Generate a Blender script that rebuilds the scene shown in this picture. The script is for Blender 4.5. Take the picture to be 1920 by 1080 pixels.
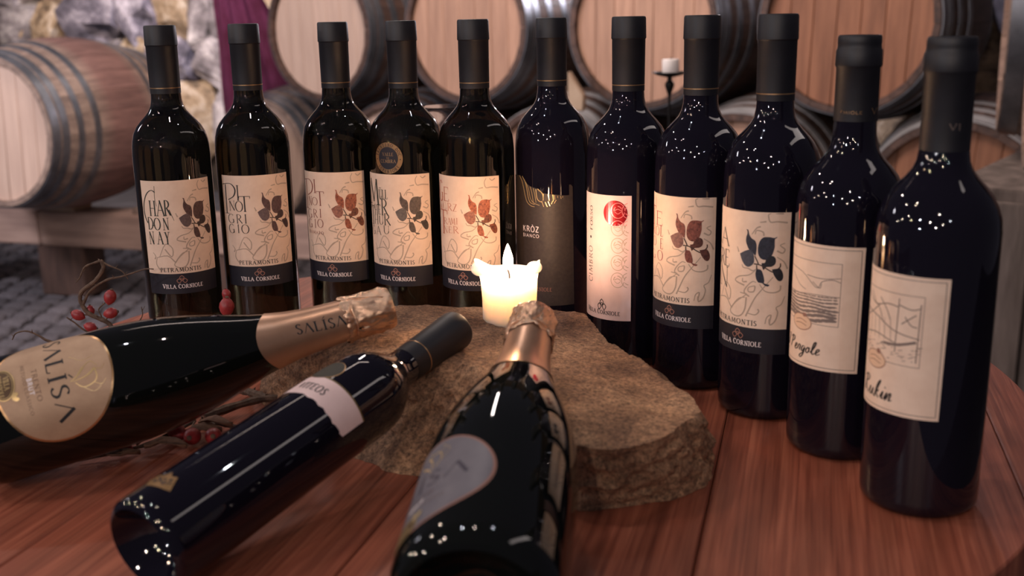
import bpy, bmesh, math, random
from mathutils import Vector, Matrix, noise
random.seed(7)
PI = math.pi
T = 0.75                                   # height of the table top above the floor
C = bpy.context.scene.collection
for o in list(bpy.data.objects): bpy.data.objects.remove(o, do_unlink=True)

# ------------------------------------------------------------------ camera
scene = bpy.context.scene
pitch, roll = 0.24675, -0.0193
fw = Vector((0, math.cos(pitch), -math.sin(pitch)))
up0 = Vector((0, math.sin(pitch), math.cos(pitch))); rt0 = Vector((1, 0, 0))
rt = math.cos(roll)*rt0 + math.sin(roll)*up0
up = -math.sin(roll)*rt0 + math.cos(roll)*up0
cd = bpy.data.cameras.new('camera'); cam = bpy.data.objects.new('camera', cd); C.objects.link(cam)
M = Matrix((rt, up, -fw)).transposed().to_4x4(); M.translation = Vector((0, 0, 0.32145 + T))
cam.matrix_world = M
cd.sensor_width = 36; cd.lens = 2015.6/1920*36; cd.clip_start = 0.02; cd.clip_end = 60
cd.dof.use_dof = True; cd.dof.focus_distance = 1.02; cd.dof.aperture_fstop = 7.0
scene.camera = cam
vs = scene.view_settings
vs.view_transform = 'Standard'; vs.look = 'None'; vs.gamma = 1; vs.use_curve_mapping = False; vs.exposure = 0.12

# ------------------------------------------------------------------ world and lamps
w = bpy.data.worlds.new('world'); scene.world = w; w.use_nodes = True
w.node_tree.nodes['Background'].inputs[0].default_value = (0.50, 0.46, 0.60, 1)
w.node_tree.nodes['Background'].inputs[1].default_value = 0.085

LK = 1.12
def lamp(name, kind, loc, energy, color, size=0.03, target=None, size_y=None, spot=None):
    l = bpy.data.lights.new(name, kind); l.energy = energy; l.color = color
    if kind == 'AREA':
        l.size = size
        if size_y: l.shape = 'RECTANGLE'; l.size_y = size_y
    else: l.shadow_soft_size = size
    if kind == 'SPOT': l.spot_size = spot or 1.2; l.spot_blend = 0.6
    o = bpy.data.objects.new(name, l); C.objects.link(o); o.location = loc
    if target is not None:
        o.rotation_euler = (Vector(target) - Vector(loc)).to_track_quat('-Z', 'Y').to_euler()
    return o
# bulbs of the cellar's chandeliers, left of and behind the camera, and over the table
bulbs = [(-.55, .86, 1.80, 5), (-.15, .80, 1.85, 5), (-1.43, 2.2, 1.70, 9), (-1.39, .40, 1.85, 9), (-2.2, -.9, 1.30, 24), (-2.6, -.1, 1.05, 12), (-2.7, .9, .90, 7),
         (-2.8, 1.4, .65, 6), (-2.4, -1.2, .60, 18), (-1.1, -2.2, .80, 24), (-1.7, -1.9, 1.25, 28), (-2.9, .3, 1.45, 9), (.45, .95, 1.85, 4), (-2.0, 1.2, 1.75, 8), (-.6, -1.5, 1.75, 18),
         (-1.9, .30, 2.05, 8), (.3, -2.1, 1.3, 10), (-.5, -2.4, 1.1, 18)]
for i, b in enumerate(bulbs):
    lamp('chandelier_bulb', 'POINT', (b[0], b[1], b[2] + T), b[3]*LK, (1.0, .80, .70) if i % 4 else (.88, .90, 1.0), 0.016)
lamp('ceiling_tube', 'AREA', (-.28, 3.6, T + 1.8), 14, (1.0, .86, .80), .07, (-.28, 3.6, T), 1.5)
vl = lamp('right_reflection_strip', 'AREA', (1.55, .95, T + 1.65), 2.4, (1.0, .86, .82), 1.9, (.2, .9, T), .17)  # added strip light, shaped to reflect as a grey band on the slim bottle
_z = (Vector((1.55, .95, 1.65)) - Vector((-.05, .75, .05))).normalized(); _x = Vector((.54, .82, 0)); _x = (_x - _x.dot(_z)*_z).normalized(); _y = _z.cross(_x)
_m = Matrix((_x, _y, _z)).transposed().to_4x4(); _m.translation = Vector((1.55, .95, T + 1.65)); vl.matrix_world = _m
lamp('barrel_head_fill', 'AREA', (-.4, 2.6, T + 2.1), 50, (1.0, .80, .72), 1.6, (.0, 4.7, T + 0), .8)  # added soft overhead fill, evens the light on the barrel heads
lamp('left_wall_lamp_warm', 'SPOT', (-3.1, 5.4, T + 1.5), 170, (1.0, .78, .56), .05, (-2.5, 7.0, T + .55), spot=1.7)
lamp('left_wall_lamp_cool', 'SPOT', (-1.7, 5.2, T + 1.9), 240, (.92, .88, 1.0), .05, (-2.4, 7.0, T + .6), spot=1.8)
lamp('left_barrel_lamp', 'AREA', (-2.9, 2.6, T + 1.3), 42, (.95, .9, 1.0), .4, (-1.95, 4.5, T - .1), .4)
lamp('right_wall_fill', 'POINT', (1.2, 4.95, T + .9), 60, (.95, .9, 1.0), .05)  # added fill light, brightens the wall stones seen between the right barrels

# ------------------------------------------------------------------ materials
def lin(c):
    return tuple((x/255/12.92 if x/255 <= .04045 else ((x/255 + .055)/1.055)**2.4) for x in c) + (1,)
def mat(name, col, rough=.5, metal=0, **k):
    m = bpy.data.materials.new(name); m.use_nodes = True
    b = m.node_tree.nodes['Principled BSDF']
    b.inputs['Base Color'].default_value = lin(col); b.inputs['Roughness'].default_value = rough; b.inputs['Metallic'].default_value = metal
    for q, v in k.items():
        b.inputs[q.replace('_', ' ')].default_value = v
    return m
def nd(m, t, **k):
    n = m.node_tree.nodes.new(t)
    for a, v in k.items():
        if a in n.inputs: n.inputs[a].default_value = v
        else: setattr(n, a, v)
    return n
def lk(m, a, ao, b, bi): m.node_tree.links.new(a.outputs[ao], b.inputs[bi])
def texmat(name, cols, scale=(1, 1, 1), nscale=5, detail=6, rough=.5, bump=.2, bdist=.002, bscale=None, coord='Object', perobj=0, nrough=.6, metal=0, pos=None, **k):
    """noise between colours, stretched by scale, with a noise bump; perobj varies the brightness per object"""
    m = mat(name, cols[0], rough, metal, **k); b = m.node_tree.nodes['Principled BSDF']
    tc = nd(m, 'ShaderNodeTexCoord'); mp = nd(m, 'ShaderNodeMapping'); mp.inputs['Scale'].default_value = scale
    lk(m, tc, coord, mp, 0)
    vec = mp
    if perobj:
        oi = nd(m, 'ShaderNodeObjectInfo'); ad = nd(m, 'ShaderNodeVectorMath', operation='ADD')
        sc = nd(m, 'ShaderNodeMath', operation='MULTIPLY'); sc.inputs[1].default_value = 37.0
        lk(m, oi, 'Random', sc, 0); lk(m, mp, 0, ad, 0); lk(m, sc, 0, ad, 1); vec = ad
    n = nd(m, 'ShaderNodeTexNoise', Scale=nscale, Detail=detail, Roughness=nrough); lk(m, vec, 0, n, 'Vector')
    r = nd(m, 'ShaderNodeValToRGB'); e = r.color_ramp.elements
    N = len(cols); pos = pos or [.32 + .36*i/(N-1) for i in range(N)]
    while len(e) < N: e.new(.5)
    for i in range(N): e[i].position = pos[i]; e[i].color = lin(cols[i])
    lk(m, n, 'Fac', r, 'Fac'); out = r
    if perobj:
        hs = nd(m, 'ShaderNodeHueSaturation'); mr = nd(m, 'ShaderNodeMapRange')
        mr.inputs['To Min'].default_value = 1-perobj; mr.inputs['To Max'].default_value = 1+perobj
        lk(m, oi, 'Random', mr, 0); lk(m, mr, 0, hs, 'Value'); lk(m, r, 0, hs, 'Color'); out = hs
    lk(m, out, 0, b, 'Base Color')
    n2 = nd(m, 'ShaderNodeTexNoise', Scale=bscale or nscale*2, Detail=8, Roughness=.65); lk(m, vec, 0, n2, 'Vector')
    bp = nd(m, 'ShaderNodeBump', Strength=bump, Distance=bdist); lk(m, n2, 'Fac', bp, 'Height'); lk(m, bp, 0, b, 'Normal')
    return m

GLASS_OLIVE = mat('olive_glass', (54, 52, 38), .02, 0, IOR=1.5, Transmission_Weight=1.0)
GLASS_DARK = mat('dark_glass', (17, 14, 25), .03, 0, IOR=1.55)
GLASS_GREEN = mat('dark_green_glass', (12, 14, 11), .03, 0, IOR=1.55)
GLASS_CLEAR = mat('clear_glass', (250, 250, 250), .0, 0, IOR=1.3, Transmission_Weight=1.0)
CAPS = texmat('black_capsule_foil', [(15, 15, 21), (24, 23, 30)], nscale=60, rough=.5, bump=.15, bdist=.0004)
GOLD = mat('gold_print', (206, 164, 118), .3, .85)
PAPER = texmat('cream_label_paper', [(226, 198, 176), (238, 212, 190)], nscale=70, rough=.62, bump=.12, bdist=.0003)
PAPERW = texmat('white_label_paper', [(228, 200, 196), (238, 210, 206)], nscale=70, rough=.55, bump=.12, bdist=.0003)
BAND = mat('navy_label_band', (24, 22, 34), .6)
INKS = {k: mat('ink_' + k, c, .6) for k, c in dict(black=(32, 30, 32), redbrown=(136, 72, 62), orange=(186, 108, 84), crimson=(150, 38, 54),
        white=(236, 224, 222), script=(178, 156, 138), emblem=(150, 106, 92), brown=(92, 62, 50), grey=(128, 112, 104), darkbrown=(60, 44, 38), teal=(38, 46, 40)).items()}
def leafmat(name, a, b):
    lt = [tuple(int(x+(150-x)*.28) for x in c) for c in (a, b)]; dk = [tuple(int(x*.72) for x in c) for c in (a, b)]
    return [texmat('print_' + name, c, nscale=420, rough=.6, bump=0, detail=3) for c in ([a, b], lt, dk)]
LEAF = dict(brown=leafmat('brown', (58, 38, 38), (98, 70, 66)), purple=leafmat('purple', (66, 44, 48), (104, 76, 76)), rust=leafmat('rust', (98, 44, 34), (184, 106, 76)),
            grey=leafmat('grey', (62, 52, 48), (104, 88, 80)), copper=leafmat('copper', (110, 48, 34), (196, 112, 78)), wine=leafmat('wine', (88, 42, 38), (150, 88, 74)),
            navy=leafmat('navy', (24, 27, 42), (46, 50, 66)))
FOILG = texmat('champagne_foil', [(206, 162, 132), (220, 178, 148)], nscale=30, rough=.34, bump=.25, bdist=.0006, metal=.8)
FOILC = texmat('crumpled_foil', [(222, 180, 148), (238, 198, 166)], nscale=90, rough=.24, bump=.6, bdist=.0014, metal=.9)
LABELG = texmat('gold_beige_label', [(180, 148, 120), (194, 162, 132)], nscale=80, rough=.5, bump=.1, bdist=.0003, metal=.15)
LABELS = texmat('silver_grey_label', [(108, 104, 112), (120, 116, 122)], nscale=80, rough=.45, bump=.1, bdist=.0003, metal=.2)
LIGHTG = mat('pale_gold_emboss', (240, 210, 150), .3, .6)
KROZL = texmat('charcoal_label', [(52, 44, 42), (66, 56, 52)], nscale=300, rough=.55, bump=.2, bdist=.0003)
REDF = mat('red_foil', (196, 40, 52), .25, .7)
WAX = mat('candle_wax', (238, 222, 206), .42, 0, Subsurface_Weight=1.0, Subsurface_Scale=.06)
WAX.node_tree.nodes['Principled BSDF'].inputs['Subsurface Radius'].default_value = (1.0, .86, .72)
TWIG = texmat('twig_bark', [(70, 54, 44), (112, 90, 74)], nscale=200, rough=.85, bump=.6, bdist=.001)
HIP = texmat('rose_hip_skin', [(120, 30, 36), (166, 56, 56)], nscale=140, rough=.42, bump=.15, bdist=.0006)
LEAFD = texmat('dry_leaf', [(96, 66, 50), (132, 98, 78)], nscale=120, rough=.85, bump=.5, bdist=.001)
IRON = mat('black_iron', (18, 17, 17), .5, .4)
STEEL = texmat('galvanised_hoop', [(92, 94, 100), (140, 142, 148)], nscale=9, rough=.42, bump=.2, bdist=.001, metal=.75)
STEELP = texmat('pale_galvanised_hoop', [(150, 148, 148), (190, 188, 188)], nscale=9, rough=.5, bump=.2, bdist=.001, metal=.35)
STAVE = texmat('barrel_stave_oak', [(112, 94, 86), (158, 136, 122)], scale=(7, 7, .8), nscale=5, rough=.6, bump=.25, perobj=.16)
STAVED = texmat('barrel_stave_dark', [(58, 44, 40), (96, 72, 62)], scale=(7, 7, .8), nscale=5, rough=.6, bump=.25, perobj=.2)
HEADR = texmat('barrel_head_reddish', [(122, 80, 58), (158, 108, 80)], scale=(9, .8, 9), nscale=4, rough=.6, bump=.2, perobj=.08)
HEADM = texmat('barrel_head_oak', [(160, 124, 104), (192, 152, 128)], scale=(9, .8, 9), nscale=4, rough=.6, bump=.2, perobj=.10)
HEADP = texmat('barrel_head_pale', [(186, 158, 142), (206, 178, 160)], scale=(9, .8, 9), nscale=4, rough=.6, bump=.2, perobj=.06)
STONES = [texmat('rubble_stone', c, nscale=2.6, rough=.85, bump=1.0, bdist=.03, nrough=.7, coord='Object', perobj=.25) for c in
          ([(48, 42, 44), (150, 140, 144), (226, 216, 216)], [(60, 48, 42), (168, 142, 114), (224, 208, 192)], [(40, 38, 46), (112, 106, 120), (200, 192, 204)])]
MORTAR = texmat('dark_mortar', [(30, 24, 20), (84, 66, 50)], nscale=6, rough=.95, bump=.8, bdist=.02)
SETT = texmat('grey_cobble', [(58, 55, 60), (108, 102, 106)], nscale=14, rough=.8, bump=.6, bdist=.006, perobj=.25)
RAIL = texmat('rail_timber', [(128, 104, 94), (172, 144, 130)], scale=(.8, 8, 8), nscale=3, rough=.75, bump=.3, bdist=.003, perobj=.1)
CHOCK = texmat('pale_chock', [(160, 136, 112), (186, 164, 142)], nscale=7, rough=.75, bump=.3)
BOARD = texmat('grey_weathered_board', [(78, 68, 62), (130, 116, 108)], scale=(6, 6, .7), nscale=4, rough=.8, bump=.5, bdist=.004, perobj=.3)
CLOTH = texmat('magenta_cloth', [(104, 34, 62), (136, 62, 100)], nscale=8, rough=.85, bump=.2)
FLOORM = texmat('earth_floor', [(40, 37, 40), (64, 60, 64)], nscale=8, rough=.95, bump=.5)

# table wood: grain runs along local Y
def wood():
    m = mat('red_stained_pine', (140, 70, 50), .38); b = m.node_tree.nodes['Principled BSDF']
    tc = nd(m, 'ShaderNodeTexCoord'); oi = nd(m, 'ShaderNodeObjectInfo')
    mu = nd(m, 'ShaderNodeMath', operation='MULTIPLY'); mu.inputs[1].default_value = 13; lk(m, oi, 'Random', mu, 0)
    ad = nd(m, 'ShaderNodeVectorMath', operation='ADD'); lk(m, tc, 'Object', ad, 0); lk(m, mu, 0, ad, 1)
    mp = nd(m, 'ShaderNodeMapping'); mp.inputs['Scale'].default_value = (64, 1.3, 8); lk(m, ad, 0, mp, 0)
    n = nd(m, 'ShaderNodeTexNoise', Scale=4.0, Detail=7, Roughness=.62, Distortion=.6); lk(m, mp, 0, n, 'Vector')
    r = nd(m, 'ShaderNodeValToRGB'); e = r.color_ramp.elements; e.new(.5)
    for i, (p, c) in enumerate([(.3, (122, 62, 46)), (.5, (158, 88, 66)), (.72, (190, 116, 88))]): e[i].position = p; e[i].color = lin(c)
    lk(m, n, 'Fac', r, 'Fac')
    mp2 = nd(m, 'ShaderNodeMapping'); mp2.inputs['Scale'].default_value = (1, .35, 1); lk(m, ad, 0, mp2, 0)
    wv = nd(m, 'ShaderNodeTexWave', Scale=9.0, Distortion=7.0, Detail=3); wv.inputs['Detail Scale'].default_value = 1.6; lk(m, mp2, 0, wv, 'Vector')
    mx = nd(m, 'ShaderNodeMix', data_type='RGBA', blend_type='MULTIPLY'); mx.inputs[0].default_value = .22
    lk(m, r, 0, mx, 6); lk(m, wv, 'Color', mx, 7)
    vo = nd(m, 'ShaderNodeTexVoronoi', Scale=3.4); mp3 = nd(m, 'ShaderNodeMapping'); mp3.inputs['Scale'].default_value = (1.5, .9, 1); lk(m, ad, 0, mp3, 0); lk(m, mp3, 0, vo, 'Vector')
    kr = nd(m, 'ShaderNodeValToRGB'); k = kr.color_ramp.elements; k[0].position = .04; k[0].color = (.42, .32, .3, 1); k[1].position = .13; k[1].color = (1, 1, 1, 1)
    lk(m, vo, 'Distance', kr, 'Fac')
    mx2 = nd(m, 'ShaderNodeMix', data_type='RGBA', blend_type='MULTIPLY'); mx2.inputs[0].default_value = .7
    lk(m, mx, 2, mx2, 6); lk(m, kr, 0, mx2, 7); lk(m, mx2, 2, b, 'Base Color')
    bp = nd(m, 'ShaderNodeBump', Strength=.18, Distance=.001); lk(m, n, 'Fac', bp, 'Height'); lk(m, bp, 0, b, 'Normal')
    return m
WOOD = wood()
def rockmat():
    m = texmat('brown_porphyry', [(104, 78, 64), (172, 134, 104), (228, 186, 146)], nscale=16, detail=12, rough=.9, bump=1.0, bdist=.004, bscale=90, nrough=.7)
    b = m.node_tree.nodes['Principled BSDF']; src = b.inputs['Base Color'].links[0].from_socket
    tc = nd(m, 'ShaderNodeTexCoord'); n = nd(m, 'ShaderNodeTexNoise', Scale=330.0, Detail=5, Roughness=.8); lk(m, tc, 'Object', n, 'Vector')
    r = nd(m, 'ShaderNodeValToRGB'); e = r.color_ramp.elements; e[0].position = .38; e[0].color = (.22, .21, .22, 1); e[1].position = .62; e[1].color = (1.15, 1.1, 1.05, 1)
    lk(m, n, 'Fac', r, 'Fac'); mx = nd(m, 'ShaderNodeMix', data_type='RGBA', blend_type='MULTIPLY'); mx.inputs[0].default_value = .9
    m.node_tree.links.new(src, mx.inputs[6]); lk(m, r, 0, mx, 7); lk(m, mx, 2, b, 'Base Color')
    return m
ROCK = rockmat()

# ------------------------------------------------------------------ object helpers
def empty(name, loc, label, cat, group=None, rot=0, mx=None):
    o = bpy.data.objects.new(name, None); o.empty_display_size = .03; C.objects.link(o)
    if mx is not None: o.matrix_world = mx
    else: o.location = loc; o.rotation_euler = (0, 0, rot)
    tag(o, label, cat, group); return o
def tag(o, label=None, cat=None, group=None, kind=None):
    for k, v in (('label', label), ('category', cat), ('group', group), ('kind', kind)):
        if v: o[k] = v
    return o
def ob(name, me, m, parent=None, loc=None, rot=None, smooth=True):
    if isinstance(me, bmesh.types.BMesh):
        bm = me; me = bpy.data.meshes.new(name)
        bmesh.ops.recalc_face_normals(bm, faces=bm.faces); bm.to_mesh(me); bm.free()
        if smooth:
            for p in me.polygons: p.use_smooth = True
            me.set_sharp_from_angle(angle=math.radians(38))
        me.materials.append(m)
    o = bpy.data.objects.new(name, me); C.objects.link(o)
    if parent: o.parent = parent
    if loc is not None: o.location = loc
    if rot is not None: o.rotation_euler = rot
    return o
def lathe(prof, n=64, z0fn=None):
    """prof: list of (z, r); r=0 rows become poles"""
    bm = bmesh.new(); rows = []
    for z, r in prof:
        if r <= 1e-6: rows.append([bm.verts.new((0, 0, z))])
        else: rows.append([bm.verts.new((r*math.sin(2*PI*k/n), -r*math.cos(2*PI*k/n), z + (z0fn(2*PI*k/n, z) if z0fn else 0))) for k in range(n)])
    for a, b in zip(rows, rows[1:]):
        for k in range(n):
            k2 = (k+1) % n
            if len(a) == 1 and len(b) == 1: continue
            if len(a) == 1: bm.faces.new((a[0], b[k], b[k2]))
            elif len(b) == 1: bm.faces.new((a[k], b[0], a[k2]))
            else: bm.faces.new((a[k], b[k], b[k2], a[k2]))
    return bm
def box(bm, c, s, rot=0, bev=0):
    r = bmesh.ops.create_cube(bm, size=1)['verts']
    mt = Matrix.Translation(c) @ Matrix.Rotation(rot, 4, 'Z') @ Matrix.Diagonal((s[0], s[1], s[2], 1))
    bmesh.ops.transform(bm, matrix=mt, verts=r)
    if bev: bmesh.ops.bevel(bm, geom=list({e for v in r for e in v.link_edges}), offset=bev, segments=2, affect='EDGES')
    return bm
def smooth_path(pts, n=5):
    if len(pts) < 3: return [Vector(p) for p in pts]
    P = [Vector(p) for p in pts]; P = [2*P[0]-P[1]] + P + [2*P[-1]-P[-2]]; out = []
    for i in range(1, len(P)-2):
        for k in range(n):
            t = k/n; a, b, c, d = P[i-1:i+3]
            out.append(.5*((2*b) + (c-a)*t + (2*a-5*b+4*c-d)*t*t + (3*b-a-3*c+d)*t**3))
    out.append(P[-2]); return out
def tube(bm, pts, r0, r1, n=7, jit=0, sub=4):
    P = smooth_path(pts, sub); prev = None; rows = []
    for i, p in enumerate(P):
        d = (P[min(i+1, len(P)-1)] - P[max(i-1, 0)]).normalized()
        a = Vector((0, 0, 1)) if abs(d.z) < .9 else Vector((1, 0, 0))
        u = d.cross(a).normalized(); v = d.cross(u)
        if prev is not None and u.dot(prev) < 0: u, v = -u, -v
        prev = u; r = (r0 + (r1-r0)*i/max(1, len(P)-1))*(1 + jit*random.uniform(-1, 1))
        rows.append([bm.verts.new(p + r*(math.cos(2*PI*k/n)*u + math.sin(2*PI*k/n)*v)) for k in range(n)])
    for a, b in zip(rows, rows[1:]):
        for k in range(n): bm.faces.new((a[k], a[(k+1) % n], b[(k+1) % n], b[k]))
    bm.faces.new(rows[0]); bm.faces.new(rows[-1][::-1])

# ------------------------------------------------------------------ flat print wrapped on a bottle
def ribbon(pts, w0, w1=None, sub=4, cal=None):
    """pts -> list of quads; cal=(thin,thick): pen width by direction"""
    P = smooth_path([(p[0], p[1], 0) for p in pts], sub) if len(pts) > 2 else [Vector((p[0], p[1], 0)) for p in pts]
    L, R = [], []
    for i, p in enumerate(P):
        d = (P[min(i+1, len(P)-1)] - P[max(i-1, 0)])
        if d.length < 1e-9: d = Vector((1, 0, 0))
        d.normalize(); n = Vector((-d.y, d.x, 0)); t = i/max(1, len(P)-1)
        if cal: wd = cal[0] + (cal[1]-cal[0])*abs(d.y)**1.6
        else: wd = w0 + ((w1 if w1 is not None else w0)-w0)*t
        L.append(p + n*wd/2); R.append(p - n*wd/2)
    return [[(L[i].x, L[i].y), (L[i+1].x, L[i+1].y), (R[i+1].x, R[i+1].y), (R[i].x, R[i].y)] for i in range(len(P)-1)]
def ell(cx, cy, rx, ry, n=32, a0=0, a1=2*PI): return [(cx + rx*math.cos(a0+(a1-a0)*i/n), cy + ry*math.sin(a0+(a1-a0)*i/n)) for i in range(n + (0 if a1-a0 > 6.28 else 1))]
def ring(cx, cy, rx, ry, w, n=32, a0=0, a1=2*PI):
    out = []
    for i in range(n):
        a, b = a0+(a1-a0)*i/n, a0+(a1-a0)*(i+1)/n
        q = [(cx+(rx-w/2)*math.cos(a), cy+(ry-w/2)*math.sin(a)), (cx+(rx+w/2)*math.cos(a), cy+(ry+w/2)*math.sin(a)),
             (cx+(rx+w/2)*math.cos(b), cy+(ry+w/2)*math.sin(b)), (cx+(rx-w/2)*math.cos(b), cy+(ry-w/2)*math.sin(b))]
        out.append(q)
    return out
def wrap(name, polys, m, parent, R, off=.0002, step=.0022):
    """2-D polygons (s along the girth, t along the axis) laid on the bottle; R is a number or a function of t"""
    bm = bmesh.new()
    for p in polys:
        try: bm.faces.new([bm.verts.new((x, y, 0)) for x, y in p])
        except ValueError: pass
    big = [f for f in bm.faces if len(f.verts) > 4]
    if big: bmesh.ops.triangulate(bm, faces=big)
    xs = [v.co.x for v in bm.verts]; k = math.floor(min(xs)/step)+1
    while k*step < max(xs):
        bmesh.ops.bisect_plane(bm, geom=bm.verts[:]+bm.edges[:]+bm.faces[:], plane_co=(k*step, 0, 0), plane_no=(1, 0, 0), dist=1e-7); k += 1
    if callable(R):
        ys = [v.co.y for v in bm.verts]; k = math.floor(min(ys)/.004)+1
        while k*.004 < max(ys):
            bmesh.ops.bisect_plane(bm, geom=bm.verts[:]+bm.edges[:]+bm.faces[:], plane_co=(0, k*.004, 0), plane_no=(0, 1, 0), dist=1e-7); k += 1
    for f in bm.faces:
        if f.normal.z < 0: f.normal_flip()
    for v in bm.verts:
        r = (R(v.co.y) if callable(R) else R); a = v.co.x/(.038 if not callable(R) and R < .039 and R > .037 else r); r += off
        v.co = Vector((r*math.sin(a), -r*math.cos(a), v.co.y))
    me = bpy.data.meshes.new(name); bm.to_mesh(me); bm.free(); me.materials.append(m)
    o = bpy.data.objects.new(name, me); C.objects.link(o); o.parent = parent
    return o

# serif stroke letters in a unit box: ('T' thick | 't' thin | 'c' curved pen) + points ; serifs as 's' at x,y
def arc(cx, cy, rx, ry, a0, a1, n=9): return [(cx+rx*math.cos(math.radians(a0+(a1-a0)*i/n)), cy+ry*math.sin(math.radians(a0+(a1-a0)*i/n))) for i in range(n+1)]
G = {
 'A': [('t', (.05, 0), (.5, 1)), ('T', (.46, 1), (.93, 0)), ('t', (.22, .36), (.75, .36)), ('s', .05, 0), ('s', .93, 0)],
 'Λ': [('t', (.05, 0), (.5, 1)), ('T', (.46, 1), (.93, 0))],
 'B': [('T', (.18, 0), (.18, 1)), ('c', arc(.3, .76, .42, .24, 90, -90)), ('c', arc(.3, .27, .52, .27, 90, -90)), ('t', (.1, 1), (.32, 1)), ('t', (.1, 0), (.32, 0)), ('t', (.18, .52), (.32, .52))],
 'C': [('c', arc(.58, .5, .5, .5, 48, 312)), ('t', (.92, .87), (.93, .68))],
 'D': [('T', (.18, 0), (.18, 1)), ('c', arc(.34, .5, .58, .5, 90, -90)), ('t', (.08, 1), (.36, 1)), ('t', (.08, 0), (.36, 0))],
 'E': [('T', (.2, 0), (.2, 1)), ('t', (.08, .98), (.85, .98)), ('t', (.2, .52), (.7, .52)), ('t', (.08, .02), (.9, .02)), ('t', (.85, .98), (.85, .84)), ('t', (.9, .02), (.92, .18))],
 'G': [('c', arc(.56, .5, .48, .5, 48, 330)), ('T', (.9, .05), (.9, .42)), ('t', (.7, .43), (1, .43))],
 'H': [('T', (.17, 0), (.17, 1)), ('T', (.83, 0), (.83, 1)), ('t', (.17, .5), (.83, .5)), ('s', .17, 0), ('s', .17, 1), ('s', .83, 0), ('s', .83, 1)],
 'I': [('T', (.5, 0), (.5, 1)), ('s', .5, 0), ('s', .5, 1)],
 'K': [('T', (.2, 0), (.2, 1)), ('t', (.2, .45), (.85, 1)), ('T', (.4, .6), (.92, 0))],
 'L': [('T', (.22, 0), (.22, 1)), ('s', .22, 1), ('t', (.1, .02), (.9, .02)), ('t', (.9, .02), (.93, .2))],
 'M': [('t', (.1, 0), (.18, 1)), ('T', (.18, 1), (.5, .1)), ('t', (.5, .1), (.82, 1)), ('T', (.82, 1), (.92, 0)), ('s', .1, 0), ('s', .92, 0)],
 'N': [('t', (.15, 0), (.15, 1)), ('T', (.15, 1), (.85, 0)), ('t', (.85, 0), (.85, 1)), ('s', .15, 0), ('s', .85, 1)],
 'O': [('c', arc(.5, .5, .45, .5, 90, 450, 16))],
 'P': [('T', (.2, 0), (.2, 1)), ('c', arc(.34, .73, .52, .27, 90, -90)), ('t', (.1, 1), (.36, 1)), ('s', .2, 0)],
 'R': [('T', (.18, 0), (.18, 1)), ('c', arc(.32, .75, .46, .25, 90, -90)), ('t', (.08, 1), (.34, 1)), ('T', (.42, .5), (.97, 0)), ('s', .18, 0)],
 'S': [('c', [(.82, .86), (.55, .99), (.24, .88), (.2, .68), (.45, .54), (.74, .4), (.84, .22), (.6, .02), (.3, .02), (.13, .16)])],
 'T': [('T', (.5, 0), (.5, 1)), ('t', (.02, .98), (.98, .98)), ('t', (.02, .98), (.02, .84)), ('t', (.98, .98), (.98, .84)), ('s', .5, 0)],
 'U': [('T', (.17, 1), (.17, .35)), ('c', arc(.5, .35, .33, .35, 180, 360)), ('t', (.83, .35), (.83, 1)), ('s', .17, 1), ('s', .83, 1)],
 'V': [('T', (.06, 1), (.5, 0)), ('t', (.5, 0), (.94, 1)), ('s', .06, 1), ('s', .94, 1)],
 'W': [('T', (.03, 1), (.28, 0)), ('t', (.28, 0), (.5, .9)), ('T', (.5, .9), (.74, 0)), ('t', (.74, 0), (.97, 1))],
 'Y': [('T', (.08, 1), (.5, .45)), ('t', (.5, .45), (.92, 1)), ('T', (.5, 0), (.5, .45)), ('s', .5, 0), ('s', .08, 1), ('s', .92, 1)],
 'Z': [('t', (.1, .98), (.9, .98)), ('T', (.9, .98), (.1, .02)), ('t', (.1, .02), (.92, .02))],
 '.': [('T', (.5, .45), (.5, .6))],
}
G['Ü'] = G['U'] + [('T', (.3, 1.12), (.3, 1.2)), ('T', (.7, 1.12), (.7, 1.2))]
G['Ò'] = G['O'] + [('t', (.35, 1.32), (.6, 1.12))]
G['Í'] = G['I'] + [('t', (.4, 1.15), (.9, 1.35))]
WID = dict(I=.45, Í=.45, J=.5, L=.75, E=.78, S=.72, M=1.25, W=1.35, O=1.05, T=.85, A=1.05, B=.8, C=.95, P=.8, Z=.8, N=1.0)
def glyph(ch, x0, y0, x1, y1, th=.11, tn=.045, serif=True, fr=None):
    """quads of one letter in box; fr maps (x,y)->(s,t)"""
    h = abs(y1-y0); out = []; T_, t_ = th*h, tn*h
    def pt(p): return (x0+(x1-x0)*p[0], y0+(y1-y0)*p[1])
    for st in G[ch]:
        if st[0] == 's':
            if serif: q = pt(st[1:3]); out += ribbon([(q[0]-T_*.95, q[1]), (q[0]+T_*.95, q[1])], t_)
        elif st[0] == 'c': out += ribbon([pt(p) for p in st[1]], 0, cal=(t_, T_), sub=2)
        else: out += ribbon([pt(p) for p in st[1:]], T_ if st[0] == 'T' else t_)
    if fr: out = [[fr(p) for p in q] for q in out]
    return out
def text(s, x0, x1, y0, y1, th=.15, tn=.07, fr=None, serif=True, sizes=None):
    tot = sum(.5 if c == ' ' else WID.get(c, .95) for c in s); k = (x1-x0)/tot; x = x0; out = []
    for i, c in enumerate(s):
        wd = .5 if c == ' ' else WID.get(c, .95)
        if c != ' ': out += glyph(c, x+.1*k*wd, y0, x+.9*k*wd, y1*(sizes(i) if sizes else 1) + (y0*(1-sizes(i)) if sizes else 0), th, tn, serif, fr)
        x += wd*k
    return out
U = 1e-4
def us(l): return [(a*U, b*U) for a, b in l]

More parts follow.
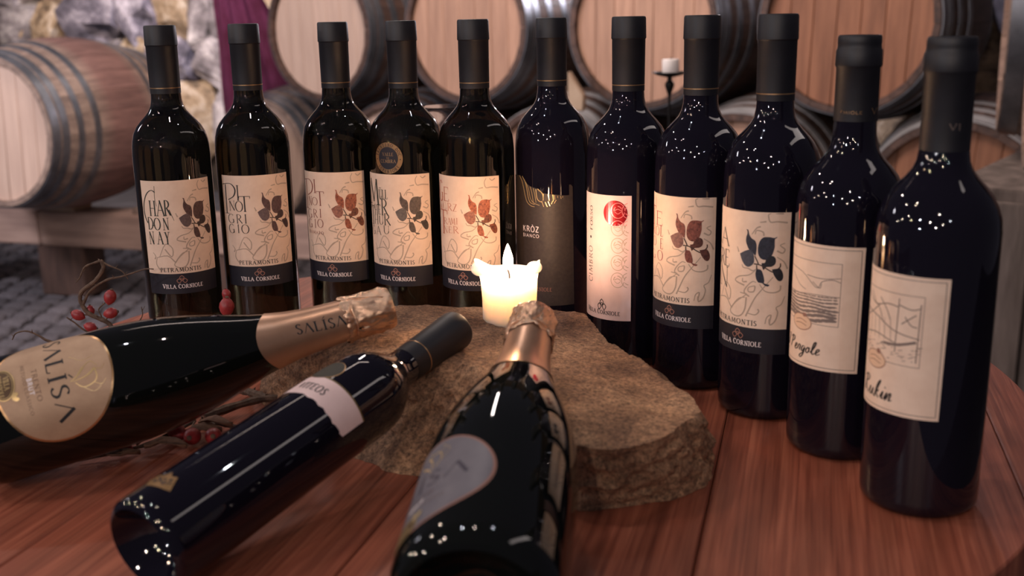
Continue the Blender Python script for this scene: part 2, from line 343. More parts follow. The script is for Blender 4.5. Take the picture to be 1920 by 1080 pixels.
LEAVES = [[(34,795),(52,791),(59,757),(83,725),(109,712),(122,676),(122,626),(115,589),(98,612),(65,634),(48,663),(35,699),(37,737),(45,762),(42,786)],[(182,744),(224,745),(256,739),(277,748),(274,739),(259,726),(261,668),(245,606),(227,582),(192,563),(155,576),(136,615),(135,664),(146,708),(164,734)],[(-16,594),(6,608),(58,634),(92,624),(105,588),(107,539),(87,509),(58,496),(26,512),(0,552)],[(129,484),(163,483),(182,444),(193,394),(190,375),(232,364),(221,351),(196,357),(178,375),(147,379),(128,409),(122,452)],[(198,568),(227,594),(257,594),(274,569),(270,532),(241,510),(205,507),(182,481),(169,518),(168,536),(192,540)],[(247,489),(283,495),(308,497),(330,463),(336,425),(323,397),(298,398),(273,427),(257,458)]]
STEMS = [[(111,589),(131,553),(144,523)],[(106,526),(144,523),(175,512),(224,482),(254,467)],[(129,518),(131,484)],[(296,495),(310,513),(310,538)]]
SWIRLS = [[(225,958),(205,918),(221,864),(274,867),(354,858)],[(260,955),(285,933),(320,951)],[(143,858),(191,866)],[(82,759),(119,811),(150,825)],[(108,761),(120,793),(169,783),(176,753)],[(339,697),(303,680),(341,648),(323,618),(280,637)],[(-45,646),(-28,605)],[(5,509),(20,486),(61,484),(101,469),(139,491)],[(281,588),(337,549),(367,492)],[(122,476),(68,431),(-16,410),(-54,370),(33,343)],[(16,401),(17,371),(54,376)],[(131,377),(97,380),(48,328),(34,286),(78,257)],[(118,349),(70,330),(70,297),(112,301),(122,336),(118,349)],[(-5,280),(56,275)],[(42,246),(-12,231),(-64,175),(-102,112),(-52,81),(7,91),(44,151),(53,248)],[(49,267),(-46,192),(-92,135)],[(259,428),(184,333),(127,255),(87,170),(53,91)],[(157,365),(198,313),(262,301),(314,320),(319,360)],[(-255,193),(-176,331),(-106,283),(-121,198),(-187,278)],[(-284,189),(-165,209),(-92,142)],[(67,120),(130,113),(159,143),(149,162)],[(355,272),(330,206),(291,180),(305,139),(287,72),(249,38),(242,85)],[(210,44),(222,99),(254,119),(242,58)],[(-284,189),(-300,120),(-260,60)],[(-330,240),(-300,200),(-315,170)]]
def emblem(cx, cy, w, h):
    out = []
    for dx, dy in ((0, .45), (-.5, -.25), (.5, -.25)):
        x, y = cx+dx*w, cy+dy*h; a, b = w*.48, h*.52
        P = [(x, y+b), (x+a*.75, y+b*.1), (x, y-b), (x-a*.75, y+b*.1), (x, y+b)]
        out += ribbon(P, w*.13, sub=4)
    out += ring(cx, cy+.05*h, w*.22, h*.3, w*.1, 12)
    return out

# ------------------------------------------------------------------ bottles
PA = [(.018, 0), (.016, .010), (.010, .022), (.002, .029), (0, .032), (.001, .0348), (.005, .0376), (.010, .038), (.188, .038), (.1945, .0379), (.202, .0374), (.2085, .0366), (.216, .0346), (.2225, .0310), (.228, .0264), (.2325, .0221), (.237, .0184), (.242, .0160), (.248, .0148), (.256, .0143), (.285, .0141), (.319, .0139), (.319, 0)]
PB = [(.018, 0), (.016, .010), (.010, .022), (.002, .029), (0, .032), (.001, .0348), (.005, .0376), (.010, .038), (.180, .038), (.186, .0379), (.194, .0370), (.201, .0348), (.208, .0312), (.214, .0264), (.219, .0217), (.224, .0181), (.229, .0160), (.236, .0150), (.25, .0144), (.304, .0138), (.304, 0)]
PC = [(.028, 0), (.024, .012), (.014, .026), (.003, .034), (0, .037), (.001, .0405), (.006, .0438), (.013, .0447), (.100, .0447), (.115, .0441), (.13, .0428), (.145, .0406), (.16, .0374), (.175, .0336), (.19, .0292), (.205, .0248), (.22, .0212), (.232, .0190), (.245, .0175), (.26, .0165), (.29, .0155), (.309, .015), (.309, 0)]
PD = [(.024, 0), (.022, .008), (.014, .018), (.003, .0245), (0, .0265), (.001, .0288), (.004, .0308), (.008, .0312), (.19, .0312), (.198, .0308), (.2055, .0294), (.212, .0268), (.2185, .0232), (.225, .0190), (.231, .0158), (.237, .0143), (.245, .0135), (.26, .0131), (.31, .0131), (.31, 0)]
def rfun(P):
    Q = [(z, r) for z, r in P[5:-1]]
    def f(z):
        for (a, ra), (b, rb) in zip(Q, Q[1:]):
            if a <= z <= b: return ra + (rb-ra)*(z-a)/(b-a)
        return Q[-1][1] if z > Q[-1][0] else Q[0][1]
    return f
MG = {}
def body(root, prof, m, key):
    if key not in MG:
        o = ob('bottle_glass', lathe(prof, 96), m, root); MG[key] = o.data
    else:
        o = bpy.data.objects.new('bottle_glass', MG[key]); C.objects.link(o); o.parent = root
    return o
def capsule(root, kind):
    if kind == 'A':
        P = [(.2546, .0145), (.2545, .01475), (.300, .01505), (.3008, .0154), (.3012, .0158), (.3185, .0154), (.3200, .0148), (.3203, .0136), (.3195, .012), (.3196, 0)]
    else:
        z0 = .246 if kind == 'B' else .236
        P = [(z0, .0146), (z0, .0151), (.2825, .0150), (.2838, .0158), (.2845, .0160), (.2945, .0158), (.2960, .0150), (.2985, .0148), (.2998, .0150), (.3035, .0149), (.3050, .0141), (.3045, .0125), (.3046, 0)]
    return ob('capsule', lathe(P, 64), CAPS, root)
def goldring(cap, z, r):
    ob('gold_ring', lathe([(z-.0004, r), (z-.0004, r+.0001), (z+.0004, r+.0001), (z+.0004, r)], 64), GOLD, cap)

W2 = .0381
NAMES = {
 1: [('H',-286,592,-208,741),('A',-201,592,-121,748),('R',-123,594,-63,747),('D',-324,452,-253,573),('O',-247,450,-174,570),('N',-149,451,-90,570),('N',-323,303,-259,429),('A',-221,306,-163,433),('Y',-139,307,-98,427)],
 2: [('I',-205,689,-150,840),('T',-171,574,-54,732),('N',-296,582,-218,680),('O',-218,573,-132,679),('G',-325,451,-243,544),('R',-217,451,-150,543),('I',-138,452,-90,544),('G',-325,346,-249,439),('I',-222,352,-178,438),('O',-167,347,-85,440)],
 3: [('I',-201,723,-148,859),('T',-159,593,-61,741),('N',-294,585,-228,679),('O',-228,593,-145,674),('G',-327,451,-243,546),('R',-221,462,-156,550),('I',-138,469,-94,556),('G',-328,350,-248,440),('I',-216,355,-178,443),('O',-165,362,-87,450)],
 4: [('M',-365,622,-184,880),('Ü',-182,681,-141,780),('L',-135,684,-105,778),('L',-99,687,-66,780),('T',-360,408,-281,605),('H',-276,514,-213,618),('E',-205,522,-163,625),('R',-157,521,-70,686),('H',-288,419,-208,507),('U',-201,422,-131,509),('R',-126,421,-47,539),('G',-360,304,-282,394),('A',-257,313,-174,401),('U',-143,331,-59,413)],
 5: [('G',-360,672,-265,880),('E',-254,681,-156,823),('W',-350,583,-272,645),('Ü',-272,588,-200,655),('R',-190,591,-120,666),('Z',-112,589,-60,664),('T',-350,350,-192,590),('R',-262,446,-198,513),('A',-192,452,-142,521),('M',-143,458,-87,521),('I',-82,463,-50,525),('N',-268,361,-193,429),('E',-183,366,-125,432),('R',-117,370,-48,440)],
 8: [('T',-355,658,-233,824),('E',-228,663,-106,788),('R',-330,572,-245,654),('O',-233,572,-158,654),('L',-146,571,-103,669),('D',-300,470,-211,553),('E',-146,461,-100,555),('G',-340,356,-234,433),('O',-191,358,-101,447)],
 9: [('L',-365,632,-300,775),('A',-290,632,-137,775),('G',-365,463,-300,600),('R',-290,463,-205,595),('E',-204,464,-128,602),('I',-360,292,-310,456),('N',-300,292,-134,456)]}
def petramontis(root, i, ink, leaf, word='PETRAMONTIS', wx=(-225, 190)):
    lab = wrap('front_label', [[(-W2, 0), (W2, 0), (W2, .0938), (-W2, .0938)]], PAPER, root, .038, .00012)
    lab.location.z = .07797
    def sub(n, polys, m, off): return wrap(n, polys, m, lab, .038, off)
    sub('label_band', [[(-W2, -.0208), (W2, -.0208), (W2, 0), (-W2, 0)]], BAND, .00012)
    ka, kb, kc, kd = (1, 0, 1, 0) if i > 5 else (.965, 26, .98, -18)      # where the artwork sits on the label
    def us(l): return [((ka*a+kb)*U, (kc*b+kd)*U) for a, b in l]
    sw = []
    for l in SWIRLS: sw += ribbon([(min(a, .0374), min(b, .0930)) for a, b in us(l)], .0007, .0013, sub=3)
    sub('script_print', sw, INKS['script'], .0002)
    for idx, mm in (((0, 1, 3), 0), ((2,), 1), ((4, 5), 2)):
        sub('leaf_print', [[(v.x, v.y) for v in smooth_path([(a, b, 0) for a, b in us(LEAVES[n_] + LEAVES[n_][:1])], 2)[:-1]] for n_ in idx], LEAF[leaf][mm], .00026)
    q = []
    for l in STEMS: q += ribbon(us(l), .0009)
    sub('stem_print', q, INKS['darkbrown'], .0003)
    def us(l): return [(a*U, b*U) for a, b in l]
    q = []
    for ch, a, b, c, d in NAMES[i]: q += glyph(ch, a*U, b*U, c*U, d*U, .085 if d-b > 130 else .10, .035)
    if i == 1:
        q += ribbon(us([(-203,889),(-210,766),(-199,689)]), .0004) + ribbon(us([(-203,825),(-241,847),(-297,815),(-342,741),(-362,656),(-350,573),(-323,516)]), 0, cal=(.0006, .0012))
        q += ribbon(us([(-76,652),(-36,541)]), .0008, .0003) + ribbon(us([(-270,493),(-234,495)]), .0008)
    if i in (2, 3):
        q += ribbon(us([(-328,845),(-334,550)]), .0014) + ribbon(us([(-372,846),(-258,856),(-206,800),(-228,730),(-300,690)]), 0, cal=(.0006, .0015)) + ribbon(us([(-365, 548), (-300, 550)]), .0005)
    if i == 3: q += text('RAMATO', -.0322, -.0087, .0290, .0322)
    if i == 8: q += ribbon(us([(-230, 900), (-232, 800)]), .0004)
    sub('lettering', q, INKS[ink], .0003)
    sub('estate_lettering', text(word, wx[0]*U, wx[1]*U, .0022, .0062, .17, .08), INKS['black'], .0003)
    sub('winery_lettering', text('VILLA CORNIOLE', -.0215, .0190, -.0150, -.0112, .18, .1, sizes=lambda k: 1.1 if k in (0, 6) else 1), INKS['white'], .0003)
    sub('emblem', emblem(-.0015, -.0062, .0058, .0044), INKS['emblem'], .0003)
    return lab
POS = {1: (-.34149, 1.08888, .30214), 2: (-.26563, 1.1154, .20597), 3: (-.1777, 1.12728, -.18875), 4: (-.10582, 1.10199, -.28761), 5: (-.03322, 1.0770, -.37353), 6: (.04377, 1.09057, 0),
       7: (.10976, .9961, 0), 8: (.16423, .92892, -.77137), 9: (.20952, .85331, -.82163), 10: (.24626, .76881, 0), 11: (.27261, .67347, 0)}
LAB = {1: 'upright white wine bottle lettered Chardonnay, leftmost of the standing row',
       2: 'upright bottle lettered Pinot Grigio in black with dark brown leaves',
       3: 'upright bottle lettered Pinot Grigio in red-brown with rust leaves',
       4: 'upright bottle with a round gold seal above its grey-leaved label',
       5: 'upright bottle lettered in orange with copper leaves behind the lit candle',
       6: 'upright bottle with black label and jagged gold streaks right of the candle',
       7: 'upright bottle with narrow white label, red foil disc and sideways lettering',
       8: 'upright red wine bottle with crimson lettering and wine-red leaves on the label',
       9: 'upright red wine bottle with dark navy leaves on its cream label',
       10: 'upright bottle with cream label of vineyard rows below hills, second from right',
       11: 'nearest upright bottle at far right, cream label with a vine pergola drawing'}
def standing(i):
    x, y, a = POS[i]
    r = empty('wine_bottle', (x, y, T), LAB[i], 'wine bottle', 'wine bottles standing in a curved row', rot=a)
    white = i <= 5
    if i < 10: body(r, PA, GLASS_OLIVE if white else GLASS_DARK, 'A%d' % white)
    else: body(r, PB, GLASS_DARK, 'B')
    c = capsule(r, 'A' if i < 10 else ('B' if i == 10 else 'B2'))
    if i < 10: goldring(c, .2600, .01478)
    return r, c
bt = {i: standing(i) for i in POS}
petramontis(bt[1][0], 1, 'teal', 'brown'); petramontis(bt[2][0], 2, 'black', 'purple'); petramontis(bt[3][0], 3, 'redbrown', 'rust')
petramontis(bt[4][0], 4, 'teal', 'grey'); petramontis(bt[5][0], 5, 'orange', 'copper'); petramontis(bt[8][0], 8, 'crimson', 'wine', 'PIETRAMONTIS', (-270, 177))
petramontis(bt[9][0], 9, 'black', 'navy', wx=(-290, 150))
# bottle 4 round seal
se = wrap('round_seal', [ell(-.0045, .0, .0156, .0156, 48)], GOLD, bt[4][0], .038, .00012); se.location.z = .188
def seal_r(t): return .038
wrap('seal_centre', [ell(-.0045, 0, .0109, .0112, 40)], BAND, se, .038, .0002)
q = text('VALLE', -.0045-.0062, -.0045+.0062, .0022, .0054, .16, .08) + text('DI', -.0045-.0016, -.0045+.0016, -.0007, .0010, .2, .1) + text('CEMBRA', -.0045-.0088, -.0045+.0088, -.0046, -.0013, .16, .08)
wrap('seal_lettering', q, GOLD, se, .038, .0003)
q = []
for word, a0, a1, rr, flip in (('TRENTINO DOC', 172, 8, .0117, 1), ('SUPERIORE', 212, 328, .0149, -1)):
    for k, ch in enumerate(word):
        if ch == ' ': continue
        a = math.radians(a0 + (a1-a0)*(k+.5)/len(word))
        def fr(p, a=a, flip=flip, rr=rr):
            ux, uy = math.cos(a), math.sin(a); tx, ty = (uy, -ux) if flip > 0 else (-uy, ux)
            rad = rr + p[1] if flip > 0 else rr - p[1]
            return (-.0045 + ux*rad + tx*p[0], uy*rad + ty*p[0])
        wd = .0022*WID.get(ch, .95)
        q += glyph(ch, -wd/2, 0, wd/2, .0031, .18, .09, fr=fr)
q += [ell(-.0045+.0131*sg, -.0012, .0006, .0006, 10) for sg in (-1, 1)]
wrap('ring_lettering', q, INKS['darkbrown'], se, .038, .0003)
# bottle 6 black label
r6 = bt[6][0]
edge6 = [(-599,1661),(-428,1677),(-400,1672),(-360,1640),(-323,1625),(-304,1608),(-250,1580),(-171,1562),(-113,1519),(17,1505),(108,1494),(150,1494),(150,1600),(172,1596),(190,1575)]
lab6 = wrap('front_label', [[(-.0600, .0360)] + [(a*U, b*U) for a, b in edge6] + [(.0202, .0372)][:1]], KROZL, r6, .038, .00012)
st6 = [[(-413,1675),(-363,1608),(-308,1439),(-254,1389),(-205,1379)],[(-367,1673),(-314,1606),(-279,1463),(-253,1417),(-204,1403)],[(-314,1620),(-277,1554),(-253,1459),(-212,1417),(-151,1396)],[(-255,1577),(-235,1516),(-220,1420)],[(-218,1565),(-203,1504),(-188,1422)],[(-190,1557),(-176,1464),(-143,1435),(-122,1439)],[(-171,1561),(-121,1515),(-111,1453)],[(-110,1515),(-114,1446)],[(-61,1509),(-52,1447)],[(-17,1506),(-11,1440)],[(0,1502),(3,1454)],[(31,1494),(31,1474)],[(59,1493),(65,1462)],[(83,1489),(80,1475)],[(-129,1439),(-108,1384)],[(-93,1433),(-73,1385)],[(-65,1440),(-45,1392)],[(-31,1413),(-17,1447)],[(-4,1419),(17,1453)]]
q = []
for k, l in enumerate(st6): q += ribbon(us(l), .0011 if k in (0, 1, 5, 6, 8, 9) else .0006, .0005)
wrap('foil_streaks', q, LIGHTG, lab6, .038, .0003)
wrap('lettering', text('KRÒZ', -.0372, -.0158, .1122, .1178, .17, .15, serif=False) + text('BIANCO', -.0366, -.0158, .1066, .1098, .17, .15, serif=False), INKS['white'], lab6, .038, .0003)
wrap('winery_lettering', text('VILLA CORNIOLE', -.0430, -.0032, .0518, .0556, .16, .08, sizes=lambda k: 1.2 if k in (0, 6) else 1), INKS['emblem'], lab6, .038, .0003)
# bottle 7
lab7 = wrap('front_label', [[(-.0640, .0458), (-.0004, .0462), (-.0004, .1635), (-.0640, .1633)]], PAPERW, bt[7][0], .038, .00012)
fr7 = lambda p: (-.0416 - p[1], p[0])
q = text('CIMBRO', .0790, .1141, 0, .0072, .09, .07, fr=fr7, serif=False)
def script(paths, x, y, h, wd=.0005, sl=0, fr=None):
    out = []
    for P in paths: out += ribbon([(x + (px + sl*py)*h, y + py*h) for px, py in P], 0, cal=(wd*.6, wd*1.5), sub=3)
    return [[fr(p) for p in k] for k in out] if fr else out
lower = {'o': [arc(.28, .25, .24, .25, 90, 450, 10)], 's': [[(.42, .44), (.25, .5), (.1, .4), (.25, .27), (.42, .14), (.25, 0), (.06, .08)]], 'r': [[(.12, .5), (.12, 0)], [(.12, .3), (.25, .48), (.42, .46)]]}
xx = .1285
for ch in 'rosso':
    q += script(lower[ch], xx, 0, .0085, .0006, fr=fr7); xx += .0046
q += [[fr7(p) for p in ell(.1222, .0032, .0014, .0014, 14)]]
wrap('lettering', q, INKS['black'], lab7, .038, .0003)
wrap('red_foil_disc', [ell(-.0155, .1473, .0115, .0117, 40)], REDF, lab7, .038, .00025)
q = []
for r_ in range(5):
    for cx in (-.0128, -.0028):
        cy = .1336 - .0162*(r_ - 1)
        if cy > .155: continue
        n = 24; a0, a1 = (0, 2*PI) if cx < -.01 else (PI*.5, PI*1.5)
        q += ring(cx, cy, .0062, .0070, .0006, n, a0+.2, a1-.2) + ring(cx, cy, .0036, .0040, .0007, 5, a0+.5, a0+1.6) + ring(cx, cy, .0036, .0040, .0007, 5, a0+2.2, min(a1, a0+3.2))
        if cx < -.01: q += ribbon([(cx-.003, cy), (cx, cy+.0014), (cx+.003, cy)], .0006) + ribbon([(cx-.003, cy-.001), (cx, cy-.003), (cx+.003, cy-.001)], .0005)
q = [p for p in q if max(a for a, b in p) < -.0006]
wrap('ring_pattern', [p for p in q if p[0][1] < .139], INKS['script'], lab7, .038, .00028)
wrap('disc_pattern', [p for p in q if p[0][1] >= .136], mat('pale_red_emboss', (240, 150, 150), .3, .5), lab7, .038, .0003)
wrap('winery_lettering', text('VILLA CORNIOLE', -.0500, -.0101, .0510, .0546, .18, .1, sizes=lambda k: 1.2 if k in (0, 6) else 1) + emblem(-.0290, .0598, .0055, .0058), INKS['black'], lab7, .038, .0003)
# bottles 10, 11
def vine_label(i):
    r = bt[i][0]; x0 = -.083 if i == 10 else -.080; x1 = .0006 if i == 10 else -.0044
    lab = wrap('front_label', [[(x0, .0692), (x1-.001, .0690), (x1, .1612), (x0, .1620)]], PAPER, r, .038, .00012)
    b = .0022; xa, xb, ya, yb = x0+b, x1-b-.0008, .0692+b, .1612-b
    q = ribbon([(xa, ya), (xb, ya)], .0005) + ribbon([(xb, ya), (xb+.0006, yb)], .0005) + ribbon([(xb+.0006, yb), (xa, yb)], .0005)
    fx = -.0146 if i == 10 else -.0186
    q += ribbon([(x0+.012, .1488), (fx, .1490)], .0004) + ribbon([(fx, .1490), (fx-.0006, .1030)], .0004) + ribbon([(fx-.0006, .1030), (x0+.012, .1030)], .0004)
    wrap('border_print', q, INKS['grey'], lab, .038, .0002)
    q = []; rnd = random.Random(i)
    L = x0 + .012
    if i == 10:
        for l in ([(-.0696,.1418),(-.0463,.1393),(-.0326,.1300),(-.0283,.1350),(-.0208,.1371),(-.0148,.1355)], [(-.0413,.1381),(-.0284,.1372),(-.0152,.1387)], [(-.0696,.1202),(-.0376,.1246),(-.0152,.1248)], [(-.06,.137),(-.05,.130),(-.042,.127)], [(-.036,.134),(-.03,.130),(-.0286,.1335)]):
            q += ribbon(l, .0005)
        for row in range(8):
            t = row/7; y = .1225 - .0165*t**1.2; n = 22 - int(10*t)
            for k in range(n):
                x = L + (fx-.002-L)*(k+rnd.random()*.5)/n; s = .0007 + .0012*t
                yy = y + .0012*t*math.sin(k*.7) + (x-L)*.03*(1-t)
                q.append([(x + s*(1.6+rnd.random())*math.cos(a)*1.0, yy + s*(.5+rnd.random()*.35)*math.sin(a)) for a in [j*PI/4 for j in range(8)]])
    else:
        for k in range(7): q += ribbon([(-.070+.0050*k, .1345-.0006*k), (-.069+.0050*k, .117)], .0004)
        for l in ([(-.068,.1440),(-.055,.1385),(-.043,.1412),(-.034,.1405)], [(-.068,.1330),(-.052,.1310),(-.036,.1245),(-.020,.1215)], [(-.0345,.1462),(-.0355,.1110)], [(-.0342,.1420),(-.026,.1400),(-.0205,.1415)], [(-.0205,.1440),(-.0215,.1060)],
                  [(-.062,.146),(-.056,.140),(-.050,.136),(-.046,.128)], [(-.050,.144),(-.044,.138),(-.040,.131)], [(-.030,.135),(-.026,.130),(-.022,.129)], [(-.032,.130),(-.027,.134),(-.023,.137)], [(-.068,.128),(-.058,.133),(-.050,.139)], [(-.068,.117),(-.052,.120),(-.036,.117)]):
            q += ribbon(l, .0007)
        for k in range(60):
            x = L + (fx-.002-L)*rnd.random(); y = .104 + .012*rnd.random(); q += ribbon([(x, y), (x+.0012+.002*rnd.random(), y+.0006*rnd.random())], .0004)
        q += ribbon([(-.045, .115), (-.034, .116), (-.022, .1195)], .0018)
    wrap('landscape_print', q, INKS['grey'], lab, .038, .0002)
    cx, cy = (-.0455, .1022) if i == 10 else (-.0520, .1022)
    sl = wrap('oval_seal', [ell(cx, cy, .0105, .0062, 32)], mat('seal_cream', (226, 190, 160), .5), lab, .038, .00026)
    q = ring(cx, cy, .0102, .0059, .0006, 32) + ribbon([(cx-.006, cy+.0008), (cx, cy+.0022), (cx+.006, cy+.0006)], .0005) + ribbon([(cx-.006, cy-.0018), (cx, cy-.0008), (cx+.006, cy-.002)], .0005) + [ell(cx+.0035, cy+.0058, .002, .0016, 10)]
    wrap('seal_print', q, INKS['emblem'], lab, .038, .0003)
    # handwriting
    if i == 10:
        word = [([[(0,.92),(.3,1),(.42,.95),(.25,.45),(.18,0)]], .55), ([[(.2,0),(.32,.5),(.42,1)],[(.12,.8),(.3,1),(.62,.98),(.68,.75),(.5,.55),(.3,.5)]], .72),
                ([[(0,.1),(.2,.25),(.32,.42),(.2,.5),(.08,.3),(.15,0),(.4,.1)]], .38), ([[(0,.1),(.15,.5),(.3,.42),(.28,.1),(.4,.05)]], .38), ([[(.35,.45),(.15,.48),(.05,.2),(.2,.02),(.36,.4),(.3,-.2),(.1,-.5),(-.05,-.35),(.4,.05)]], .42),
                ([[(.2,.48),(.04,.25),(.15,0),(.34,.2),(.25,.46),(.42,.4)]], .42), ([[(0,.1),(.25,.6),(.3,1),(.15,.9),(.1,.3),(.2,0),(.38,.1)]], .34), ([[(0,.1),(.2,.25),(.32,.42),(.2,.5),(.08,.3),(.15,0),(.42,.12)]], .4)]
        x, y, h, dx = -.0665, .0800, .0094, 1.0
    else:
        word = [([[(.2,0),(.32,.5),(.42,1)],[(.12,.8),(.3,1),(.62,.98),(.66,.75),(.3,.52),(.5,.2),(.75,0)]], .78), ([[(0,.1),(.12,.48),(.08,.1),(.25,.05),(.38,.45),(.36,.08),(.46,.1)]], .46),
                ([[(.05,0),(.28,.8),(.3,1),(.15,.7),(.1,0)],[(.1,.2),(.32,.45),(.15,.28),(.4,.02)]], .46), ([[(0,.1),(.14,.46),(.12,.05),(.24,.08)],[(.2,.66),(.22,.72)]], .26), ([[(0,.08),(.12,.46),(.08,0),(.28,.45),(.36,.4),(.32,.05),(.48,.12)]], .48)]
        x, y, h, dx = -.0680, .0768, .0125, .98
    q = []
    for paths, adv in word:
        q += script(paths, x, y, h, .0008, sl=.22); x += adv*h*1.16*dx*(1 if i == 10 else .95)
    wrap('lettering', q, INKS['black'], lab, .038, .0003)
    return lab
vine_label(10); vine_label(11)
wrap('neck_lettering', script([[(0,.1),(.12,.5),(.3,.42)]], -.0155, .2516, .004, .0004) + text('MIOLE', -.0140, 0, .2514, .2534, .15, .12, serif=False) + text('VI', .0060, .0165, .2512, .2552, .12, .1), GOLD, bt[10][1], .01515, .0002)
wrap('neck_lettering', text('VI', -.0045, .0035, .2496, .2532, .1, .08), INKS['grey'], bt[11][1], .01515, .0002)

# lying bottles: local Z along the bottle axis, local -Y facing up
def frame(A, D):
    ez = Vector(D).normalized(); ex = ez.cross(Vector((0, 0, 1))).normalized(); ey = ez.cross(ex)
    m = Matrix((ex, ey, ez)).transposed().to_4x4(); m.translation = Vector(A) + Vector((0, 0, T)); return m
rc = rfun(PC); rd = rfun(PD)
def champagne(A, D, label, lm, cx, cz, foil_text, edge_a):
    r = empty('sparkling_wine_bottle', None, label, 'wine bottle', mx=frame(A, D))
    body(r, PC, GLASS_GREEN, 'C')
    # smooth neck foil with a scalloped lower edge
    n = 96; bm = bmesh.new(); rows = []
    for j in range(17):
        row = []
        for k in range(n):
            a = 2*PI*k/n; z0 = .2045 + .0125*(.5-.5*math.cos(2*(a-edge_a)))**1.0
            z = z0 + (.279-z0)*j/16; rr = rc(z) + .0005
            row.append(bm.verts.new((rr*math.sin(a), -rr*math.cos(a), z)))
        rows.append(row)
    for a_, b_ in zip(rows, rows[1:]):
        for k in range(n): bm.faces.new((a_[k], a_[(k+1) % n], b_[(k+1) % n], b_[k]))
    foil = ob('neck_foil', bm, FOILG, r)
    if foil_text:
        fr = lambda p: (-p[1], p[0])
        q = []; xs = .2350
        for ch, wd in (('S', .0052), ('Λ', .0072), ('L', .0055), ('Í', .0036), ('S', .0052), ('Λ', .0076)):
            q += glyph(ch, xs, -.0245, xs+wd, -.0168, .17, .06, fr=fr); xs += wd + .0009
        wrap('foil_lettering', q, INKS['black'], foil, lambda t: rc(t)+.0005, .00025)
    # crumpled top
    bm = bmesh.new(); rows = []; n = 130
    P0 = [(.2735, .0172), (.276, .0178), (.281, .0168), (.286, .0166), (.290, .0170), (.296, .0172), (.302, .0174), (.307, .0173), (.311, .0169)]
    P = []
    for (a_, ra), (b_, rb) in zip(P0, P0[1:]): P += [(a_+(b_-a_)*k/3, ra+(rb-ra)*k/3) for k in range(3)]
    P += [(.311, .0169), (.3135, .0156), (.314, .0120), (.3138, 0)]
    for j, (z, rr) in enumerate(P):
        if rr == 0: rows.append([bm.verts.new((0, 0, z))]); continue
        row = []
        for k in range(n):
            a = 2*PI*k/n; v = Vector((math.sin(a)*2.2, math.cos(a)*2.2, z*90))
            d = .0016*noise.noise(v) + .0016*abs(noise.noise(v*2.1)) + .0008*abs(noise.noise(v*4.7)) - .0004
            zz = z + (.0030*noise.noise(Vector((math.sin(a)*3, math.cos(a)*3, 5))) + .0016*noise.noise(Vector((math.sin(a)*9, math.cos(a)*9, 9))) if j < 4 else 0)
            fade = 1 if j < 24 else .3
            r2 = rr + d*fade; row.append(bm.verts.new((r2*math.sin(a), -r2*math.cos(a), zz)))
        rows.append(row)
    for a_, b_ in zip(rows, rows[1:]):
        for k in range(n):
            if len(b_) == 1: bm.faces.new((a_[k], a_[(k+1) % n], b_[0]))
            else: bm.faces.new((a_[k], a_[(k+1) % n], b_[(k+1) % n], b_[k]))
    cf = ob('cork_foil', bm, FOILC, r)
    bm = bmesh.new()                                           # wire twist and fold lines under the foil
    for a0 in (0.2, 1.9, 3.5, 5.0):
        tube(bm, [(.0176*math.sin(a0+.5*t), -.0176*math.cos(a0+.5*t), .281+.026*t) for t in (0, .25, .5, .75, 1)], .0006, .0005, 6)
    tube(bm, [(.0172*math.sin(a), -.0172*math.cos(a), .2815+.0006*math.sin(5*a)) for a in [2*PI*k/20 for k in range(21)]], .0007, .0007, 6, sub=2)
    ob('foil_crease', bm, FOILC, cf)
    # label
    hs, hz = .0478, .0392
    def outline(k): return [(cx + k*hs*math.cos(a)*(1-.05*math.sin(a)), cz + k*hz*math.sin(a)) for a in [2*PI*j/56 for j in range(56)]]
    rim = wrap('label_rim', [outline(1.0)], GOLD if lm is LABELG else INKS['emblem'], r, rc, .00010)
    lb = wrap('front_label', [outline(.965)], lm, r, rc, .0002)
    ink = INKS['black'] if lm is LABELG else mat('grey_emboss', (86, 82, 92), .3, .3)
    q = []; x = cx - .0385
    for ch, wd in (('S', .0085), ('Λ', .0140), ('L', .0100), ('Í', .0060), ('S', .0095), ('Λ', .0150)):
        q += glyph(ch, x, cz-.0040, x+wd, cz+.0076, .20, .07); x += wd + .0019
    wrap('lettering', q, ink, lb, rc, .0003)
    wrap('small_lettering', text('TRENTO', cx-.0100, cx+.0152, cz-.0135, cz-.0103, .14, .07) + text('METODO CLASSICO', cx-.0165, cx+.0230, cz-.0202, cz-.0180, .12, .07), INKS['brown'], lb, rc, .0003)
    wrap('white_lettering', text('BRUT', cx-.0035, cx+.0095, cz-.0174, cz-.0144, .26, .2, serif=False), INKS['white'], lb, rc, .00032)
    sl = wrap('oval_seal', [ell(cx-.004, cz-.0330, .0120, .0075, 36)], mat('seal_brown', (104, 82, 62), .4, .4), r, rc, .00036)
    q = ring(cx-.004, cz-.0330, .0120, .0075, .0008, 36) + ring(cx-.004, cz-.0330, .0105, .0062, .0003, 36) + text('VILLA', cx-.010, cx+.001, cz-.0322, cz-.0288, .16, .08) + text('CORNIOLE', cx-.0125, cx+.0055, cz-.0368, cz-.0334, .16, .08)
    q += [ell(cx+.0075, cz-.0275, .0022, .0016, 10), ell(cx+.0055, cz-.0262, .0015, .0018, 10), ell(cx+.0092, cz-.0262, .0014, .0018, 10)]
    wrap('seal_print', q, LIGHTG, sl, rc, .0005)
    q = []
    for l in ([(75,94),(52,143),(0,198),(-12,185),(40,140),(66,96)], ):
        pass
